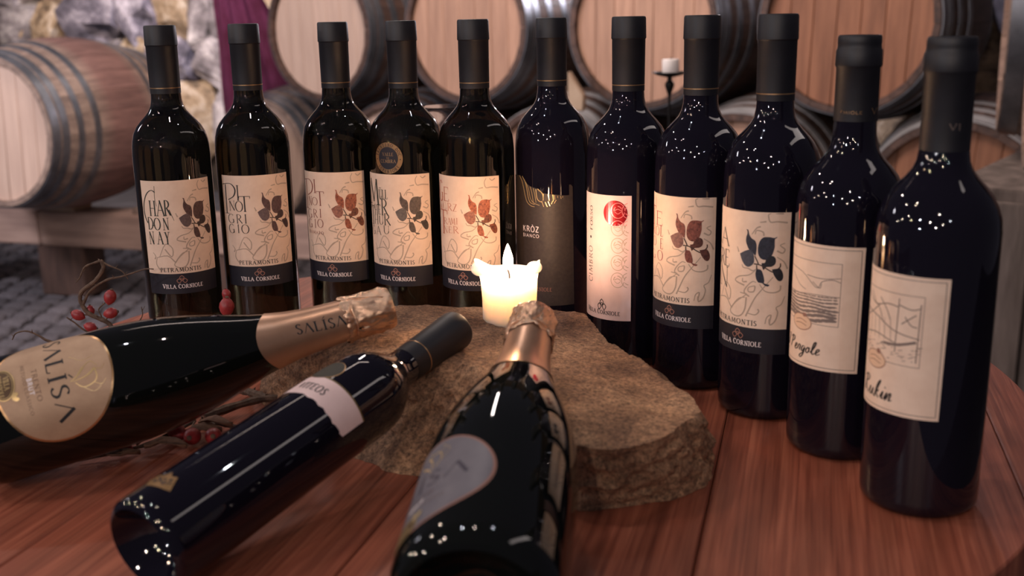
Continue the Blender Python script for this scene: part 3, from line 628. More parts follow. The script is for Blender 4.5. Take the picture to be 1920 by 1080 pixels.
    for l, a, b in (([(.0078,.0094),(.0050,.0145),(-.0002,.0195)], .0003, .0016), ([(.0080,.0108),(.0066,.0205),(.0024,.0270)], .0003, .0016), ([(.0024,.0270),(.0084,.0272),(.0123,.0245),(.0138,.0172),(.0094,.0125)], .0010, .0005), ([(-.0002,.0195),(-.0036,.0250),(.0012,.0290)], .0006, .0003), ([(.0123,.0245),(.0150,.0290),(.0120,.0325)], .0004, .0003), ([(.0138,.0172),(.0185,.0230),(.0160,.0285)], .0003, .0002), ([(-.012,.012),(-.006,.020),(-.008,.028)], .0003, .0002), ([(.0024,.0270),(.004,.031),(.001,.034)], .0004, .0002)):
        q += ribbon([(cx+px, cz+py) for px, py in l], a, b)
    wrap('figure_emboss', q, LIGHTG, lb, rc, .0003)
    return r
champagne((-.3862, .7207, .044), (.923, .3418, .1769), 'lying sparkling wine bottle with round gold-beige label at the left table edge', LABELG, .0365, .0655, True, 1.25)
champagne((-.0211, .4626, .0447), (.1165, .9754, .1873), 'foreshortened lying sparkling wine bottle with silver-grey label, foil neck towards the candle', LABELS, -.0420, .0580, False, .1)

r = empty('wine_bottle', None, 'slim dark bottle lying between the two foil-necked bottles, torn-edged pink label', 'wine bottle', mx=frame((-.2129, .5581, .0312), (.5405, .8246, .1668)))
body(r, PD, GLASS_DARK, 'D')
P = [(.2445, .0134), (.2444, .0138), (.2570, .0140), (.275, .0146), (.290, .0150), (.300, .0155), (.3095, .0157), (.3120, .0150), (.3123, .0134), (.3117, .012), (.3118, 0)]
cp = ob('capsule', lathe(P, 64), CAPS, r); goldring(cp, .2592, .0141)
torn = [(446, 1392), (415, 1376), (400, 1384), (354, 1375), (330, 1362), (300, 1372), (249, 1368), (215, 1378), (180, 1366), (150, 1380), (117, 1383), (80, 1372), (40, 1388), (-8, 1380), (-60, 1374), (-100, 1380), (-200, 1378)]
cl = wrap('front_label', [us([(-200, 1626), (446, 1602)] + torn)], PAPERW, r, rd, .00015)
wrap('label_edge', ribbon(us([(-200, 1632), (446, 1608)]), .0012), mat('olive_gold', (120, 100, 60), .4, .3), cl, rd, .0002)
wrap('lettering', text('VITEOS', -.0090, .0142, .1452, .1526, .13, .07), INKS['black'], cl, rd, .0003)
ds = wrap('disc_seal', [ell(-.0045, .1722, .0118, .0118, 36)], mat('dark_olive_seal', (58, 54, 44), .65), r, rd, .0002)
wrap('seal_rim', ring(-.0045, .1722, .0118, .0118, .0004, 36), GOLD, ds, rd, .0003)
fs = wrap('foot_seal', [us([(-90, 180), (60, 190), (102, 200), (75, 250), (45, 311), (0, 300), (-28, 337), (-60, 290), (-113, 305), (-130, 240)])], mat('antique_gold', (150, 116, 74), .4, .5), r, rd, .0002)
q = ribbon(us([(-80, 280), (0, 230), (60, 250)]), .0012) + ribbon(us([(-60, 220), (-10, 270), (20, 210)]), .001) + [ell(.003, .027, .0012, .0014, 10), ell(-.007, .0235, .0016, .0012, 10)]
wrap('foot_seal_print', q, INKS['darkbrown'], fs, rd, .0003)

# ------------------------------------------------------------------ table
GA = math.radians(15.5)
tb = empty('round_table', (-.0178, .9619, T), 'round red-stained plank table the bottles stand on', 'table', rot=-GA)
RT = .465
def inside(t):                 # table outline in local coordinates (x across the boards, y along)
    wa = t - GA
    s = 1.10 if math.sin(wa) < 0 else 1.0
    p = Vector((RT*math.cos(wa), RT*s*math.sin(wa), 0)); return Matrix.Rotation(GA, 3, 'Z') @ p
OUT = [inside(2*PI*k/180) for k in range(180)]
seam0 = -.0540 - (-.0178*math.cos(GA) - .9619*math.sin(GA))
for k in range(-3, 4):
    a, b = seam0 + .2065*(k-1) + .0004, seam0 + .2065*k - .0004
    bm = bmesh.new(); f = bm.faces.new([bm.verts.new(p) for p in OUT])
    for xx, s in ((a, -1), (b, 1)):
        bmesh.ops.bisect_plane(bm, geom=bm.verts[:]+bm.edges[:]+bm.faces[:], plane_co=(xx, 0, 0), plane_no=(s, 0, 0), clear_outer=True)
    if not bm.faces: bm.free(); continue
    ex = bmesh.ops.extrude_face_region(bm, geom=bm.faces[:]); vv = [g for g in ex['geom'] if isinstance(g, bmesh.types.BMVert)]
    bmesh.ops.translate(bm, vec=(0, 0, -.034), verts=vv)
    bmesh.ops.recalc_face_normals(bm, faces=bm.faces)
    ee = [e for e in bm.edges if e.calc_face_angle(0) > .5]
    bmesh.ops.bevel(bm, geom=ee, offset=.0012, segments=1, affect='EDGES')
    ob('plank', bm, WOOD, tb, smooth=False)
bm = bmesh.new()
for yy in (-.22, .22): box(bm, (0, yy, -.052), (.62, .07, .034), 0, .004)
ob('batten', bm, WOOD, tb)
ob('pedestal', lathe([(-.069, 0), (-.069, .10), (-.09, .07), (-.12, .05), (-.30, .06), (-.42, .045), (-.62, .06), (-.66, .12), (-.70, .20), (-.75, .24), (-.75, 0)], 40), WOOD, tb)

# ------------------------------------------------------------------ rock slab
TOP = [(.1312,.708,.052),(.1285,.735,.053),(.1151,.767,.0535),(.1013,.820,.055),(.0794,.861,.057),(.0720,.905,.0578),(.0655,.948,.0585),(.0192,.950,.063),(-.0622,.936,.071),(-.1014,.930,.0735),(-.150,.925,.074),(-.185,.902,.064),(-.200,.865,.050),(-.170,.830,.060),(-.120,.798,.068),(-.075,.786,.070),(-.037,.778,.0665),(-.008,.745,.0625),(.015,.690,.0560),(.038,.648,.0520),(.0650,.640,.0540),(.0947,.650,.0555),(.1105,.674,.054)]
BOT = [(.140,.708,0),(.1521,.775,0),(.128,.810,0),(.112,.850,0),(.092,.900,0),(.080,.955,0),(.02,.965,0),(-.10,.950,0),(-.17,.945,0),(-.215,.925,0),(-.2276,.8986,0),(-.2126,.870,0),(-.165,.81,0),(-.1328,.7661,0),(-.1063,.7486,0),(-.0944,.7315,0),(-.0722,.7229,0),(-.035,.705,0),(.005,.672,0),(.0434,.6598,0),(.0774,.668,0),(.1063,.675,0),(.133,.695,0)]
RC = Vector((-.02, .81, 0))
def sample(ring_, ang):
    best = None
    for i in range(len(ring_)):
        a, b = Vector(ring_[i]), Vector(ring_[(i+1) % len(ring_)])
        d = Vector((math.cos(ang), math.sin(ang))); e = b-a; o = a-RC
        den = d.x*(-e.y) + d.y*e.x
        if abs(den) < 1e-12: continue
        t = (o.x*(-e.y) + o.y*e.x)/den; u = (d.x*o.y - d.y*o.x)/den
        if t > 0 and -1e-6 <= u <= 1+1e-6 and (best is None or t > best[0]): best = (t, a.z + e.z*u)
    return best
bm = bmesh.new(); NA = 460; rows = [[] for _ in range(62)]
for k in range(NA):
    ang = 2*PI*k/NA; tt, zt = sample(TOP, ang); tt += .0016*noise.noise(Vector((ang*9, 0, 0))) + .0012*noise.noise(Vector((ang*25, 4, 0))) + .0008*noise.noise(Vector((ang*70, 8, 0))); tbm, _ = sample(BOT, ang)
    d = Vector((math.cos(ang), math.sin(ang), 0))
    for j in range(30):
        f = (j+1)/30; p = RC + d*tt*f; plane = .065 - .1*p.x
        p.z = plane + (zt-plane)*f**4
        p.z += .0022*noise.noise(p*28) + .0013*noise.noise(p*70) + .0008*noise.noise(p*170) + .0004*noise.noise(p*380) - .0022*max(0, noise.noise(p*16+Vector((3, 1, 0))))
        rows[j].append(p)
    edge = RC + d*tt; foot = RC + d*tbm
    for j in range(30):
        f = (j+1)/30; p = edge.lerp(foot, f**1.05); p.z = zt*(1-f)
        amp = math.sin(PI*min(1, f*1.05))**.6 if f < .95 else .3
        nn = .0080*noise.noise(p*22) + .0050*abs(noise.noise(p*55)) + .0040*noise.noise(p*110) + .0028*noise.noise(p*260)
        st = .004*(abs((p.z*90 + 2*noise.noise(p*15)) % 1 - .5) - .25)
        p += d*(nn+st)*amp
        p.z = max(p.z + .003*noise.noise(p*50)*amp, .0002); rows[30+j].append(p)
    rows[60].append(RC + d*tbm*.93 + Vector((0, 0, .0001))); rows[61].append(RC + d*tbm*.5)
V = [[bm.verts.new(p + Vector((0, 0, T))) for p in r_] for r_ in rows]
c0 = bm.verts.new(RC + Vector((0, 0, .0665+T))); c1 = bm.verts.new(RC + Vector((0, 0, T)))
for k in range(NA):
    k2 = (k+1) % NA; bm.faces.new((c0, V[0][k], V[0][k2])); bm.faces.new((c1, V[61][k2], V[61][k]))
    for j in range(61): bm.faces.new((V[j][k], V[j+1][k], V[j+1][k2], V[j][k2]))
rock = ob('stone_slab', bm, ROCK, smooth=True)
tag(rock, 'rough brown stone slab under the lit candle in the middle of the table', 'stone')

# ------------------------------------------------------------------ candle on the slab
cz = .0655
cn = empty('pillar_candle', (-.0022, .9015, T + cz), 'lit cream pillar candle with overhanging wax lips on the stone slab', 'candle')
bm = bmesh.new(); n = 96; rows = []
prof = [(-.003, .0205), (-.001, .0228), (.003, .0235), (.020, .0237), (.036, .0237), (.040, .0240), (.043, .0244), (.0445, .0240), (.0440, .0226), (.0415, .0215), (.0385, .0190), (.0375, .012), (.0372, .004)]
def lip(a, z):
    """two melted lips: at the left and at the right of the rim"""
    l = math.exp(-((math.atan2(math.sin(a-4.45), math.cos(a-4.45)))/.42)**2); rr = math.exp(-((math.atan2(math.sin(a-1.75), math.cos(a-1.75)))/.33)**2)
    return l, rr
for z, rad in prof:
    row = []
    for k in range(n):
        a = 2*PI*k/n; l, r2 = lip(a, z); h = max(0, (z-.030)/.0145)
        zz = z + (l*.0100 + r2*.0085)*h**1.5*(1 if rad > .02 else .5) - .0015*h*(.5+.5*math.cos(a))
        R_ = rad + (l*.0068 + r2*.0030)*min(1, h)**1.5*(1 if rad > .021 else .5) + .0005*noise.noise(Vector((math.sin(a)*2, math.cos(a)*2, z*60)))
        row.append(bm.verts.new((R_*math.sin(a), -R_*math.cos(a), zz)))
    rows.append(row)
for a_, b_ in zip(rows, rows[1:]):
    for k in range(n): bm.faces.new((a_[k], a_[(k+1) % n], b_[(k+1) % n], b_[k]))
bm.faces.new(rows[0]); bm.faces.new(rows[-1])
for cx_, cy_, cz_, s in ((-.0252, -.006, .0480, .0076), (.0218, -.005, .0478, .0066)):
    g = bmesh.ops.create_uvsphere(bm, u_segments=20, v_segments=12, radius=1)['verts']
    bmesh.ops.transform(bm, matrix=Matrix.Translation((cx_, cy_, cz_)) @ Matrix.Diagonal((s, s*1.25, s*.8, 1)), verts=g)
ob('wax_body', bm, WAX, cn)
bm = bmesh.new(); tube(bm, [(0, 0, .035), (.0002, 0, .040), (-.0008, -.0006, .0445), (-.0022, -.0006, .0465)], .0009, .0008, 8)
ob('wick', bm, mat('charred_wick', (26, 20, 28), .9), cn)
fl = bpy.data.materials.new('flame'); fl.use_nodes = True; nt = fl.node_tree; nt.nodes.clear()
em = nt.nodes.new('ShaderNodeEmission'); em.inputs[0].default_value = (1, .58, .32, 1); em.inputs[1].default_value = 500; mo = nt.nodes.new('ShaderNodeOutputMaterial'); nt.links.new(em.outputs[0], mo.inputs[0])
ob('flame', lathe([(.0455, 0), (.0462, .0018), (.048, .0034), (.0505, .0043), (.054, .0044), (.058, .0036), (.062, .0024), (.0655, .0012), (.068, 0)], 24), fl, cn, (-.0008, 0, 0))

# ------------------------------------------------------------------ rose hip branches
def branch(label, twigs, hips, leaves=()):
    e = empty('rosehip_branch', (twigs[0][0][0][0], twigs[0][0][0][1], T), label, 'branch')
    off = Vector((-twigs[0][0][0][0], -twigs[0][0][0][1], 0))
    for P, a, b in twigs:
        bm = bmesh.new(); PP = [Vector(p)+off for p in P]; tube(bm, PP, a, b, 8, .16, 5)
        for k in range(len(PP)-1):
            if len(PP) > 3 and random.random() < .6:
                m_ = PP[k].lerp(PP[k+1], .5); tube(bm, [m_, m_ + Vector((random.uniform(-.004, .004), random.uniform(-.003, .003), random.uniform(.001, .006)))], a*.5, a*.15, 5, 0, 2)
        ob('twig', bm, TWIG, e)
    for p, s, d in hips:
        bm = lathe([(-1.25, .0), (-1.15, .16), (-.95, .50), (-.6, .82), (-.1, 1.0), (.4, .92), (.8, .62), (1.0, .30), (1.05, .18), (1.0, 0)], 20)
        bmesh.ops.transform(bm, matrix=Matrix.Diagonal((s*.84, s*.84, s, 1)), verts=bm.verts)
        h = ob('rose_hip', bm, HIP, e, Vector(p)+off); h.rotation_euler = Vector(d).to_track_quat('Z', 'Y').to_euler()
        bm = lathe([(.98, .20), (1.12, .26), (1.22, .10), (1.15, 0)], 8); bmesh.ops.transform(bm, matrix=Matrix.Diagonal((s, s, s, 1)), verts=bm.verts)
        ob('calyx', bm, TWIG, h)
    for P, wd in leaves:
        bm = bmesh.new(); PP = smooth_path([Vector(p)+off for p in P], 4); n = len(PP); rows = []
        for i, p in enumerate(PP):
            t = i/(n-1); ww = wd*math.sin(PI*(.06+.88*t)); d = (PP[min(i+1, n-1)]-PP[max(i-1, 0)]).normalized(); s_ = d.cross(Vector((0, 0, 1))).normalized()
            rows.append([bm.verts.new(p + s_*ww*q_ + Vector((0, 0, .0035*abs(q_)+.0015*noise.noise(p*200)))) for q_ in (-1, -.5, 0, .5, 1)])
        for a_, b_ in zip(rows, rows[1:]):
            for k in range(4): bm.faces.new((a_[k], a_[k+1], b_[k+1], b_[k]))
        o = ob('dry_leaf', bm, LEAFD, e); md = o.modifiers.new('thick', 'SOLIDIFY'); md.thickness = .0005
    return e
Y = 1.03
branch('thorny twig with red rose hips rising beside the leftmost upright bottle', [
    ([(-.395,1.02,.004),(-.398,Y,.018),(-.4011,Y,.0333),(-.4186,Y,.043),(-.425,Y,.0514),(-.4272,Y,.0596),(-.4236,Y,.0677),(-.4104,Y,.0772),(-.4013,Y,.0889),(-.401,Y,.0959),(-.4029,Y,.0975)], .0026, .0018),
    ([(-.4029,Y,.0975),(-.4182,Y,.0919),(-.4247,Y,.0813),(-.4295,Y,.076)], .0012, .0004),
    ([(-.4029,Y,.0975),(-.3947,Y,.0925),(-.3831,Y,.0869),(-.3777,Y,.0787)], .0012, .0005),
    ([(-.4247,Y,.0541),(-.4158,Y,.0676),(-.3988,Y,.0781),(-.3827,Y,.0815),(-.361,Y,.0881),(-.3465,Y-.015,.0916)], .0016, .0005),
    ([(-.4011,Y,.0333),(-.408,Y,.036),(-.4082,Y,.0412),(-.41,Y,.0484),(-.403,Y,.0549)], .0008, .0006),
    ([(-.405,Y,.0365),(-.402,Y,.040),(-.3983,Y,.0443)], .0008, .0006),
    ([(-.4186,Y,.043),(-.425,Y,.043),(-.4313,Y,.043)], .0009, .0007),
    ([(-.4427,Y,.0408),(-.4354,Y,.0351),(-.4282,Y,.0284),(-.415,Y,.020),(-.398,Y,.012)], .0008, .001),
    ([(-.398,Y,.012),(-.380,Y,.026),(-.3679,Y,.040),(-.3675,Y,.0503)], .0010, .0004),
    ([(-.4667,Y,.018),(-.474,Y,.0232),(-.4841,Y,.0273),(-.495,Y,.0253),(-.4996,Y,.0187)], .0012, .0005),
    ([(-.398,Y,.010),(-.42,Y,.006),(-.445,Y,.010),(-.4667,Y,.018)], .0016, .0012)],
    [((-.3973,Y,.0609), .0072, (.3,0,1)), ((-.3983,Y,.0443), .0066, (1,0,.2)), ((-.4313,Y,.043), .0064, (-.8,0,.4)), ((-.420,Y+.004,.0464), .0052, (0,0,1)), ((-.420,Y,.0304), .0060, (1,0,-.3))])
branch('short twig with one rose hip between the two leftmost upright bottles', [
    ([(-.290,.965,.0030),(-.282,.975,.020),(-.276,.985,.040),(-.2725,.99,.050)], .0016, .0009), ([(-.282,.975,.020),(-.292,.99,.030),(-.296,1.0,.034)], .001, .0005)],
    [((-.2721,.99,.0592), .0085, (.1,0,1)), ((-.2730,.996,.0700), .0050, (-.2,.1,1))])
branch('dry twigs with fallen rose hips and leaves between the lying bottles', [
    ([(-.2562,.837,.006),(-.2384,.8485,.009),(-.2171,.8588,.012),(-.200,.862,.012)], .0040, .0034),
    ([(-.2414,.8979,.007),(-.2316,.8862,.010),(-.2214,.8722,.012),(-.210,.862,.012)], .0034, .0040),
    ([(-.2569,.8297,.005),(-.24,.8204,.007),(-.2215,.8101,.006),(-.195,.798,.006)], .0026, .0020),
    ([(-.2700,.8180,.003),(-.2615,.8276,.008),(-.2608,.836,.014),(-.2539,.8236,.010)], .0012, .0008),
    ([(-.330,.757,.003),(-.3004,.7699,.005),(-.2835,.785,.005),(-.2615,.8276,.006)], .0014, .0018),
    ([(-.2615,.8276,.006),(-.2590,.808,.006),(-.252,.7879,.008)], .0010, .0008), ([(-.245,.822,.007),(-.238,.803,.008),(-.2358,.7882,.008)], .0010, .0008)],
    [((-.2678,.7987,.0085), .0082, (-.5,.4,.3)), ((-.252,.7879,.0085), .0080, (0,-.9,.2)), ((-.2358,.7882,.0082), .0078, (.2,-.8,.3)), ((-.3004,.7699,.0072), .0066, (-1,0,.1))],
    [([(-.294,.7813,.004),(-.2835,.7939,.008),(-.2716,.8104,.006)], .008), ([(-.2856,.7744,.004),(-.2699,.7768,.007),(-.2516,.7706,.005)], .007), ([(-.262,.800,.005),(-.248,.799,.009),(-.232,.800,.006)], .008), ([(-.255,.816,.006),(-.243,.812,.011),(-.225,.806,.008)], .006), ([(-.315,.764,.003),(-.302,.758,.006),(-.285,.764,.004)], .006)])

# ------------------------------------------------------------------ wine glass
wg = empty('wine_glass', (-.0790, 1.352, T), 'empty clear wine glass behind the fourth and fifth upright bottles', 'glass')
ob('bowl', lathe([(.100, 0), (.101, .012), (.108, .026), (.120, .035), (.138, .0400), (.160, .0395), (.190, .0362), (.2155, .0345), (.2160, .0341), (.2155, .0337), (.190, .0354), (.160, .0387), (.138, .0392), (.120, .0342), (.108, .0248), (.103, .011), (.1025, 0)], 64), GLASS_CLEAR, wg)
ob('stem', lathe([(.006, 0), (.006, .006), (.012, .0042), (.05, .0036), (.092, .0045), (.1003, .008), (.1003, 0)], 24), GLASS_CLEAR, wg)
ob('foot', lathe([(0, 0), (0, .036), (.0012, .0365), (.0022, .034), (.0045, .012), (.0062, .0065), (.0062, 0)], 48), GLASS_CLEAR, wg)

# ------------------------------------------------------------------ cellar: floor, wall, cobbles
bm = bmesh.new(); box(bm, (0, 4, -.06), (9, 10, .08)); fl_ = ob('floor', bm, FLOORM, smooth=False); tag(fl_, kind='structure')
rowd = Vector((.843, -.538, 0)); back = Vector((.538, .843, 0)); RA = math.atan2(rowd.y, rowd.x)
def cob(nv, seed, flat=.35):
    rnd = random.Random(seed); bm = bmesh.new(); bmesh.ops.create_icosphere(bm, subdivisions=2, radius=.5)
    for v in bm.verts:
        c = v.co; c.x = math.copysign(abs(2*c.x)**.55, c.x)/2; c.y = math.copysign(abs(2*c.y)**.55, c.y)/2; c.z = math.copysign(abs(2*c.z)**.6, c.z)/2
        c += Vector((noise.noise(c*2.5+Vector((seed*7, 0, 0))), noise.noise(c*2.5+Vector((0, seed*5, 0))), noise.noise(c*2.5+Vector((0, 0, seed*3)))))*flat*.3
    return bm
setts = []
for k in range(5):
    o = ob('cobblestone', cob(0, k), SETT, fl_); setts.append(o.data)
    bpy.data.objects.remove(o)
rnd = random.Random(3); SP = .108; many = bmesh.new(); cnt = 0
for i in range(-2, 50):
    for j in range(-12, 30):
        x = -2.95 + i*SP; y = 2.7 + j*SP*1.0 + (SP/2 if i % 2 else 0)
        sx, sy = SP*rnd.uniform(.86, .95), SP*rnd.uniform(.84, .95); z = -.018 + rnd.uniform(-.004, .006); a = rnd.uniform(-.08, .08)
        near = -2.35 < x < -.95 and 3.15 < y < 5.0
        if near and cnt < 290:
            o = ob('cobblestone', setts[rnd.randrange(5)], None, fl_, (x, y, z), (0, 0, a)); o.scale = (sx, sy, .05); cnt += 1
        elif x < 2.4:
            g = bmesh.ops.create_icosphere(many, subdivisions=1, radius=.5)['verts']
            bmesh.ops.transform(many, matrix=Matrix.Translation((x, y, z)) @ Matrix.Diagonal((sx, sy, .05, 1)), verts=g)
o = ob('cobble_field', many, SETT, fl_); tag(o, kind='stuff')

W0 = Vector((-.24, 5.98, 0))
wl = bpy.data.objects
bm = bmesh.new(); box(bm, (0, .16, 1.4), (11, .2, 2.9)); wall = ob('wall_back', bm, MORTAR, None, W0 + Vector((0, 0, 0)), (0, 0, RA), smooth=False); tag(wall, kind='structure')
smesh = []
for k in range(9):
    o = ob('stone', cob(0, 20+k, 1.0), STONES[(0, 1, 0, 2, 1, 0, 1, 0, 2)[k]], wall); smesh.append(o.data); bpy.data.objects.remove(o)
rnd = random.Random(11); z = .45
while z < 2.4:
    h = rnd.uniform(.30, .50); x = -4.2
    while x < 3.4:
        wd = rnd.uniform(.24, .60)
        o = ob('stone', smesh[rnd.randrange(9)], None, wall, (x+wd/2, rnd.uniform(.02, .07), z + rnd.uniform(-.04, .04)), (rnd.uniform(-.2, .2), rnd.uniform(-.7, .7), 0))
        o.scale = (wd*1.12, rnd.uniform(.16, .36), h*rnd.uniform(.95, 1.2)); x += wd
    z += h*.92

# ------------------------------------------------------------------ barrels
BL, NS = .93, 26
bs_ = STAVE.node_tree; b_ = bs_.nodes['Principled BSDF']; src = b_.inputs['Base Color'].links[0].from_socket
tc_ = nd(STAVE, 'ShaderNodeTexCoord'); sx_ = nd(STAVE, 'ShaderNodeSeparateXYZ'); lk(STAVE, tc_, 'Object', sx_, 0)
r_ = nd(STAVE, 'ShaderNodeValToRGB'); e_ = r_.color_ramp.elements; e_.new(.5); e_.new(.7)
for i_, (p_, c_) in enumerate([(.27, (1, 1, 1, 1)), (.36, (.80, .60, .64, 1)), (.58, (.80, .60, .64, 1)), (.68, (1, 1, 1, 1))]): e_[i_].position = p_; e_[i_].color = c_
lk(STAVE, sx_, 'Z', r_, 'Fac'); m_ = nd(STAVE, 'ShaderNodeMix', data_type='RGBA', blend_type='MULTIPLY'); m_.inputs[0].default_value = 1
bs_.links.new(src, m_.inputs[6]); lk(STAVE, r_, 0, m_, 7); lk(STAVE, m_, 2, b_, 'Base Color')
def rad(t): return .306 + .056*math.sin(PI*t)**1.15
def stave_mesh():
    bm = bmesh.new(); rows = []; half = PI/NS - .0022
    for j in range(13):
        t = j/12; R = rad(t); zz = BL*t; row = []
        for rr, aa in ((R, -1), (R, 0), (R, 1), (R-.026, 1), (R-.026, -1)):
            bevel = .004 if (j in (0, 12) and rr == R) else 0
            row.append(bm.verts.new(((rr-bevel)*math.sin(aa*half), (rr-bevel)*math.cos(aa*half), zz)))
        rows.append(row)
    for a, b in zip(rows, rows[1:]):
        for k in range(5): bm.faces.new((a[k], a[(k+1) % 5], b[(k+1) % 5], b[k]))
    bm.faces.new(rows[0]); bm.faces.new(rows[-1][::-1]); return bm
def tmpmesh(bm, m):
    o = ob('tmp', bm, m); d = o.data; bpy.data.objects.remove(o); return d
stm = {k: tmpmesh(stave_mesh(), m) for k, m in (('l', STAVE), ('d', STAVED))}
NB = 7; heads = {}
for key, m in (('l', HEADM), ('p', HEADP), ('r', HEADR)):
    L = []
    for k in range(NB):
        a, b = -.282 + .564*k/NB + .0008, -.282 + .564*(k+1)/NB - .0008
        bm = bmesh.new(); pts = [(.282*math.cos(2*PI*i/64), .282*math.sin(2*PI*i/64), .028) for i in range(64)]; bm.faces.new([bm.verts.new(p) for p in pts])
        for xx, s in ((a, -1), (b, 1)):
            bmesh.ops.bisect_plane(bm, geom=bm.verts[:]+bm.edges[:]+bm.faces[:], plane_co=(xx, 0, 0), plane_no=(s, 0, 0), clear_outer=True)
        ex = bmesh.ops.extrude_face_region(bm, geom=bm.faces[:]); vv = [g for g in ex['geom'] if isinstance(g, bmesh.types.BMVert)]
        bmesh.ops.translate(bm, vec=(0, 0, .022), verts=vv)
        bmesh.ops.recalc_face_normals(bm, faces=bm.faces)
        bmesh.ops.bevel(bm, geom=[e for e in bm.edges if e.calc_face_angle(0) > .9], offset=.002, segments=1, affect='EDGES')
        L.append(tmpmesh(bm, m))
    heads[key] = L
hoops = []; hoopsp = []
for z0, z1 in ((.004, .046), (.056, .092), (.140, .172), (.232, .266), (BL-.266, BL-.232), (BL-.172, BL-.140), (BL-.092, BL-.056), (BL-.046, BL-.004)):
    R0, R1 = rad(z0/BL), rad(z1/BL)
    hoops.append(tmpmesh(lathe([(z0, R0-.001), (z0, R0+.0025), (z1, R1+.0025), (z1, R1-.001)], 56), STEEL)); hoopsp.append(hoops[-1].copy()); hoopsp[-1].materials[0] = STEELP
def barrel(head, axis, label, st='d', hd='l', group='wine barrels stacked in the cellar', spin=0, sc=None, pale=False):
    ez = Vector(axis).normalized(); ex = ez.cross(Vector((0, 0, 1))).normalized(); ey = ez.cross(ex)
    m = Matrix((ex, ey, ez)).transposed().to_4x4() @ Matrix.Rotation(spin, 4, 'Z'); m.translation = Vector(head) + Vector((0, 0, T))
    e = empty('wine_barrel', None, label, 'barrel', group, mx=m @ Matrix.Diagonal(sc or (1, 1, 1, 1)))
    for k in range(NS):
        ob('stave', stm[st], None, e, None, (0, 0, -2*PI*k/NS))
    for d in heads[hd]: ob('head_board', d, None, e)
    for d in (hoopsp if pale else hoops): ob('hoop', d, None, e)
    o = ob('far_head', lathe([(BL-.05, 0), (BL-.05, .281), (BL-.03, .281), (BL-.03, 0)], 40), STAVED, e)
    return e
H = [(-.862, 5.01, .273), (-.182, 4.581, .279), (.495, 4.114, .279), (1.137, 3.704, .283)]
UL = ['upper-row barrel with oak head behind the second and third upright bottles', 'upper-row barrel with oak head behind the fourth and fifth upright bottles',
      'large upper-row barrel with oak head behind the iron candle holder', 'largest upper-row barrel head, reddish oak, behind the three rightmost upright bottles']
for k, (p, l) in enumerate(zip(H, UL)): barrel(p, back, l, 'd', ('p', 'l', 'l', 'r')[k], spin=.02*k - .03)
Lp = [(-1.215, 5.25, -.335), (-.52, 4.79, -.335), (.155, 4.35, -.335), (.82, 3.91, -.335), (1.45, 3.49, -.335)]
LL = ['lower-row barrel seen between the second and third upright bottles', 'lower-row barrel partly seen between the third and fourth upright bottles', 'lower-row barrel seen between the fifth and sixth upright bottles',
      'lower-row barrel with pale hoops seen left of the ninth upright bottle', 'lower-row barrel with pale hoops seen between the two rightmost upright bottles']
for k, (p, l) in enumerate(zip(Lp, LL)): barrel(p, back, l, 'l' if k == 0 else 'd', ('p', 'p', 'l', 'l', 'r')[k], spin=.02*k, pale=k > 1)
barrel((-1.862, 3.90, -.045), (.36, .933, 0), 'pale weathered barrel with steel hoops lying on the timber rail at far left', 'l', 'p', spin=.05, sc=(.9, .9, .77, 1))
barrel((1.29, 2.86, .31), (.92, -.39, 0), 'upper barrel at the right side seen edge-on, further from the camera', 'l', 'l')
barrel((1.035, 2.16, .31), (.92, -.39, 0), 'barrel edge at the right picture border, nearer of the two edge-on barrels', 'l', 'l')

# rails, chocks
rl = empty('timber_rail', (0, 0, 0), 'long pale timber rail across the cellar floor under the far left barrel', 'beam')
A_, B_ = Vector((-2.48, 4.55, 0)), Vector((-.50, 3.90, 0)); d = (B_-A_); ang = math.atan2(d.y, d.x)
for t0, t1 in ((0, .30), (.302, .62), (.622, 1)):
    c = A_.lerp(B_, (t0+t1)/2); L = d.length*(t1-t0)
    bm = bmesh.new(); box(bm, (0, 0, 0), (L, .15, .140), 0, .006)
    ob('rail_timber', bm, RAIL, rl, (c.x, c.y, T-.400-.070), (0, 0, ang))
for t0 in (.06, .34, .66, .95):
    c = A_.lerp(B_, t0); bm = bmesh.new(); box(bm, (0, 0, 0), (.22, .14, T-.54), 0, .006); ob('support_block', bm, STAVED, rl, (c.x, c.y, (T-.54)/2), (0, 0, ang))
def chock(p, s, rot, label, m=CHOCK):
    bm = bmesh.new(); bmesh.ops.create_cube(bm, size=1)
    for v in bm.verts:
        if v.co.x > 0 and v.co.z > 0: v.co.z = -.1
    bmesh.ops.transform(bm, matrix=Matrix.Diagonal((s[0], s[1], s[2], 1)), verts=bm.verts)
    bmesh.ops.bevel(bm, geom=bm.edges[:], offset=.004, segments=1, affect='EDGES')
    o = ob('wooden_chock', bm, m, None, p, (0, 0, rot)); tag(o, label, 'wedge'); return o
chock((-1.79, 4.32, T-.376), (.13, .12, .046), ang, 'pale wooden wedge on the rail under the far left barrel')
chock((-1.40, 4.20, T-.370), (.14, .12, .060), ang+PI, 'reddish wooden wedge on the rail right of the far left barrel', STAVE)
for k, off in enumerate((.20, .72)):
    a0 = Vector(Lp[0]) + back*off - rowd*.4; b0 = Vector(Lp[-1]) + back*off + rowd*.5; c = (a0+b0)/2
    bm = bmesh.new(); box(bm, (0, 0, 0), ((b0-a0).length, .09, .048), 0, .005)
    o = ob('barrel_runner', bm, RAIL, None, (c.x, c.y, .024), (0, 0, RA)); tag(o, ('front' if k == 0 else 'rear') + ' timber runner under the lower row of barrels', 'beam')
c = Vector((.60, 4.10, T-.03))
chock((.262, 4.155, T+.045), (.06, .06, .15), RA+.3, 'beige upright wedge between barrels behind the sixth upright bottle')

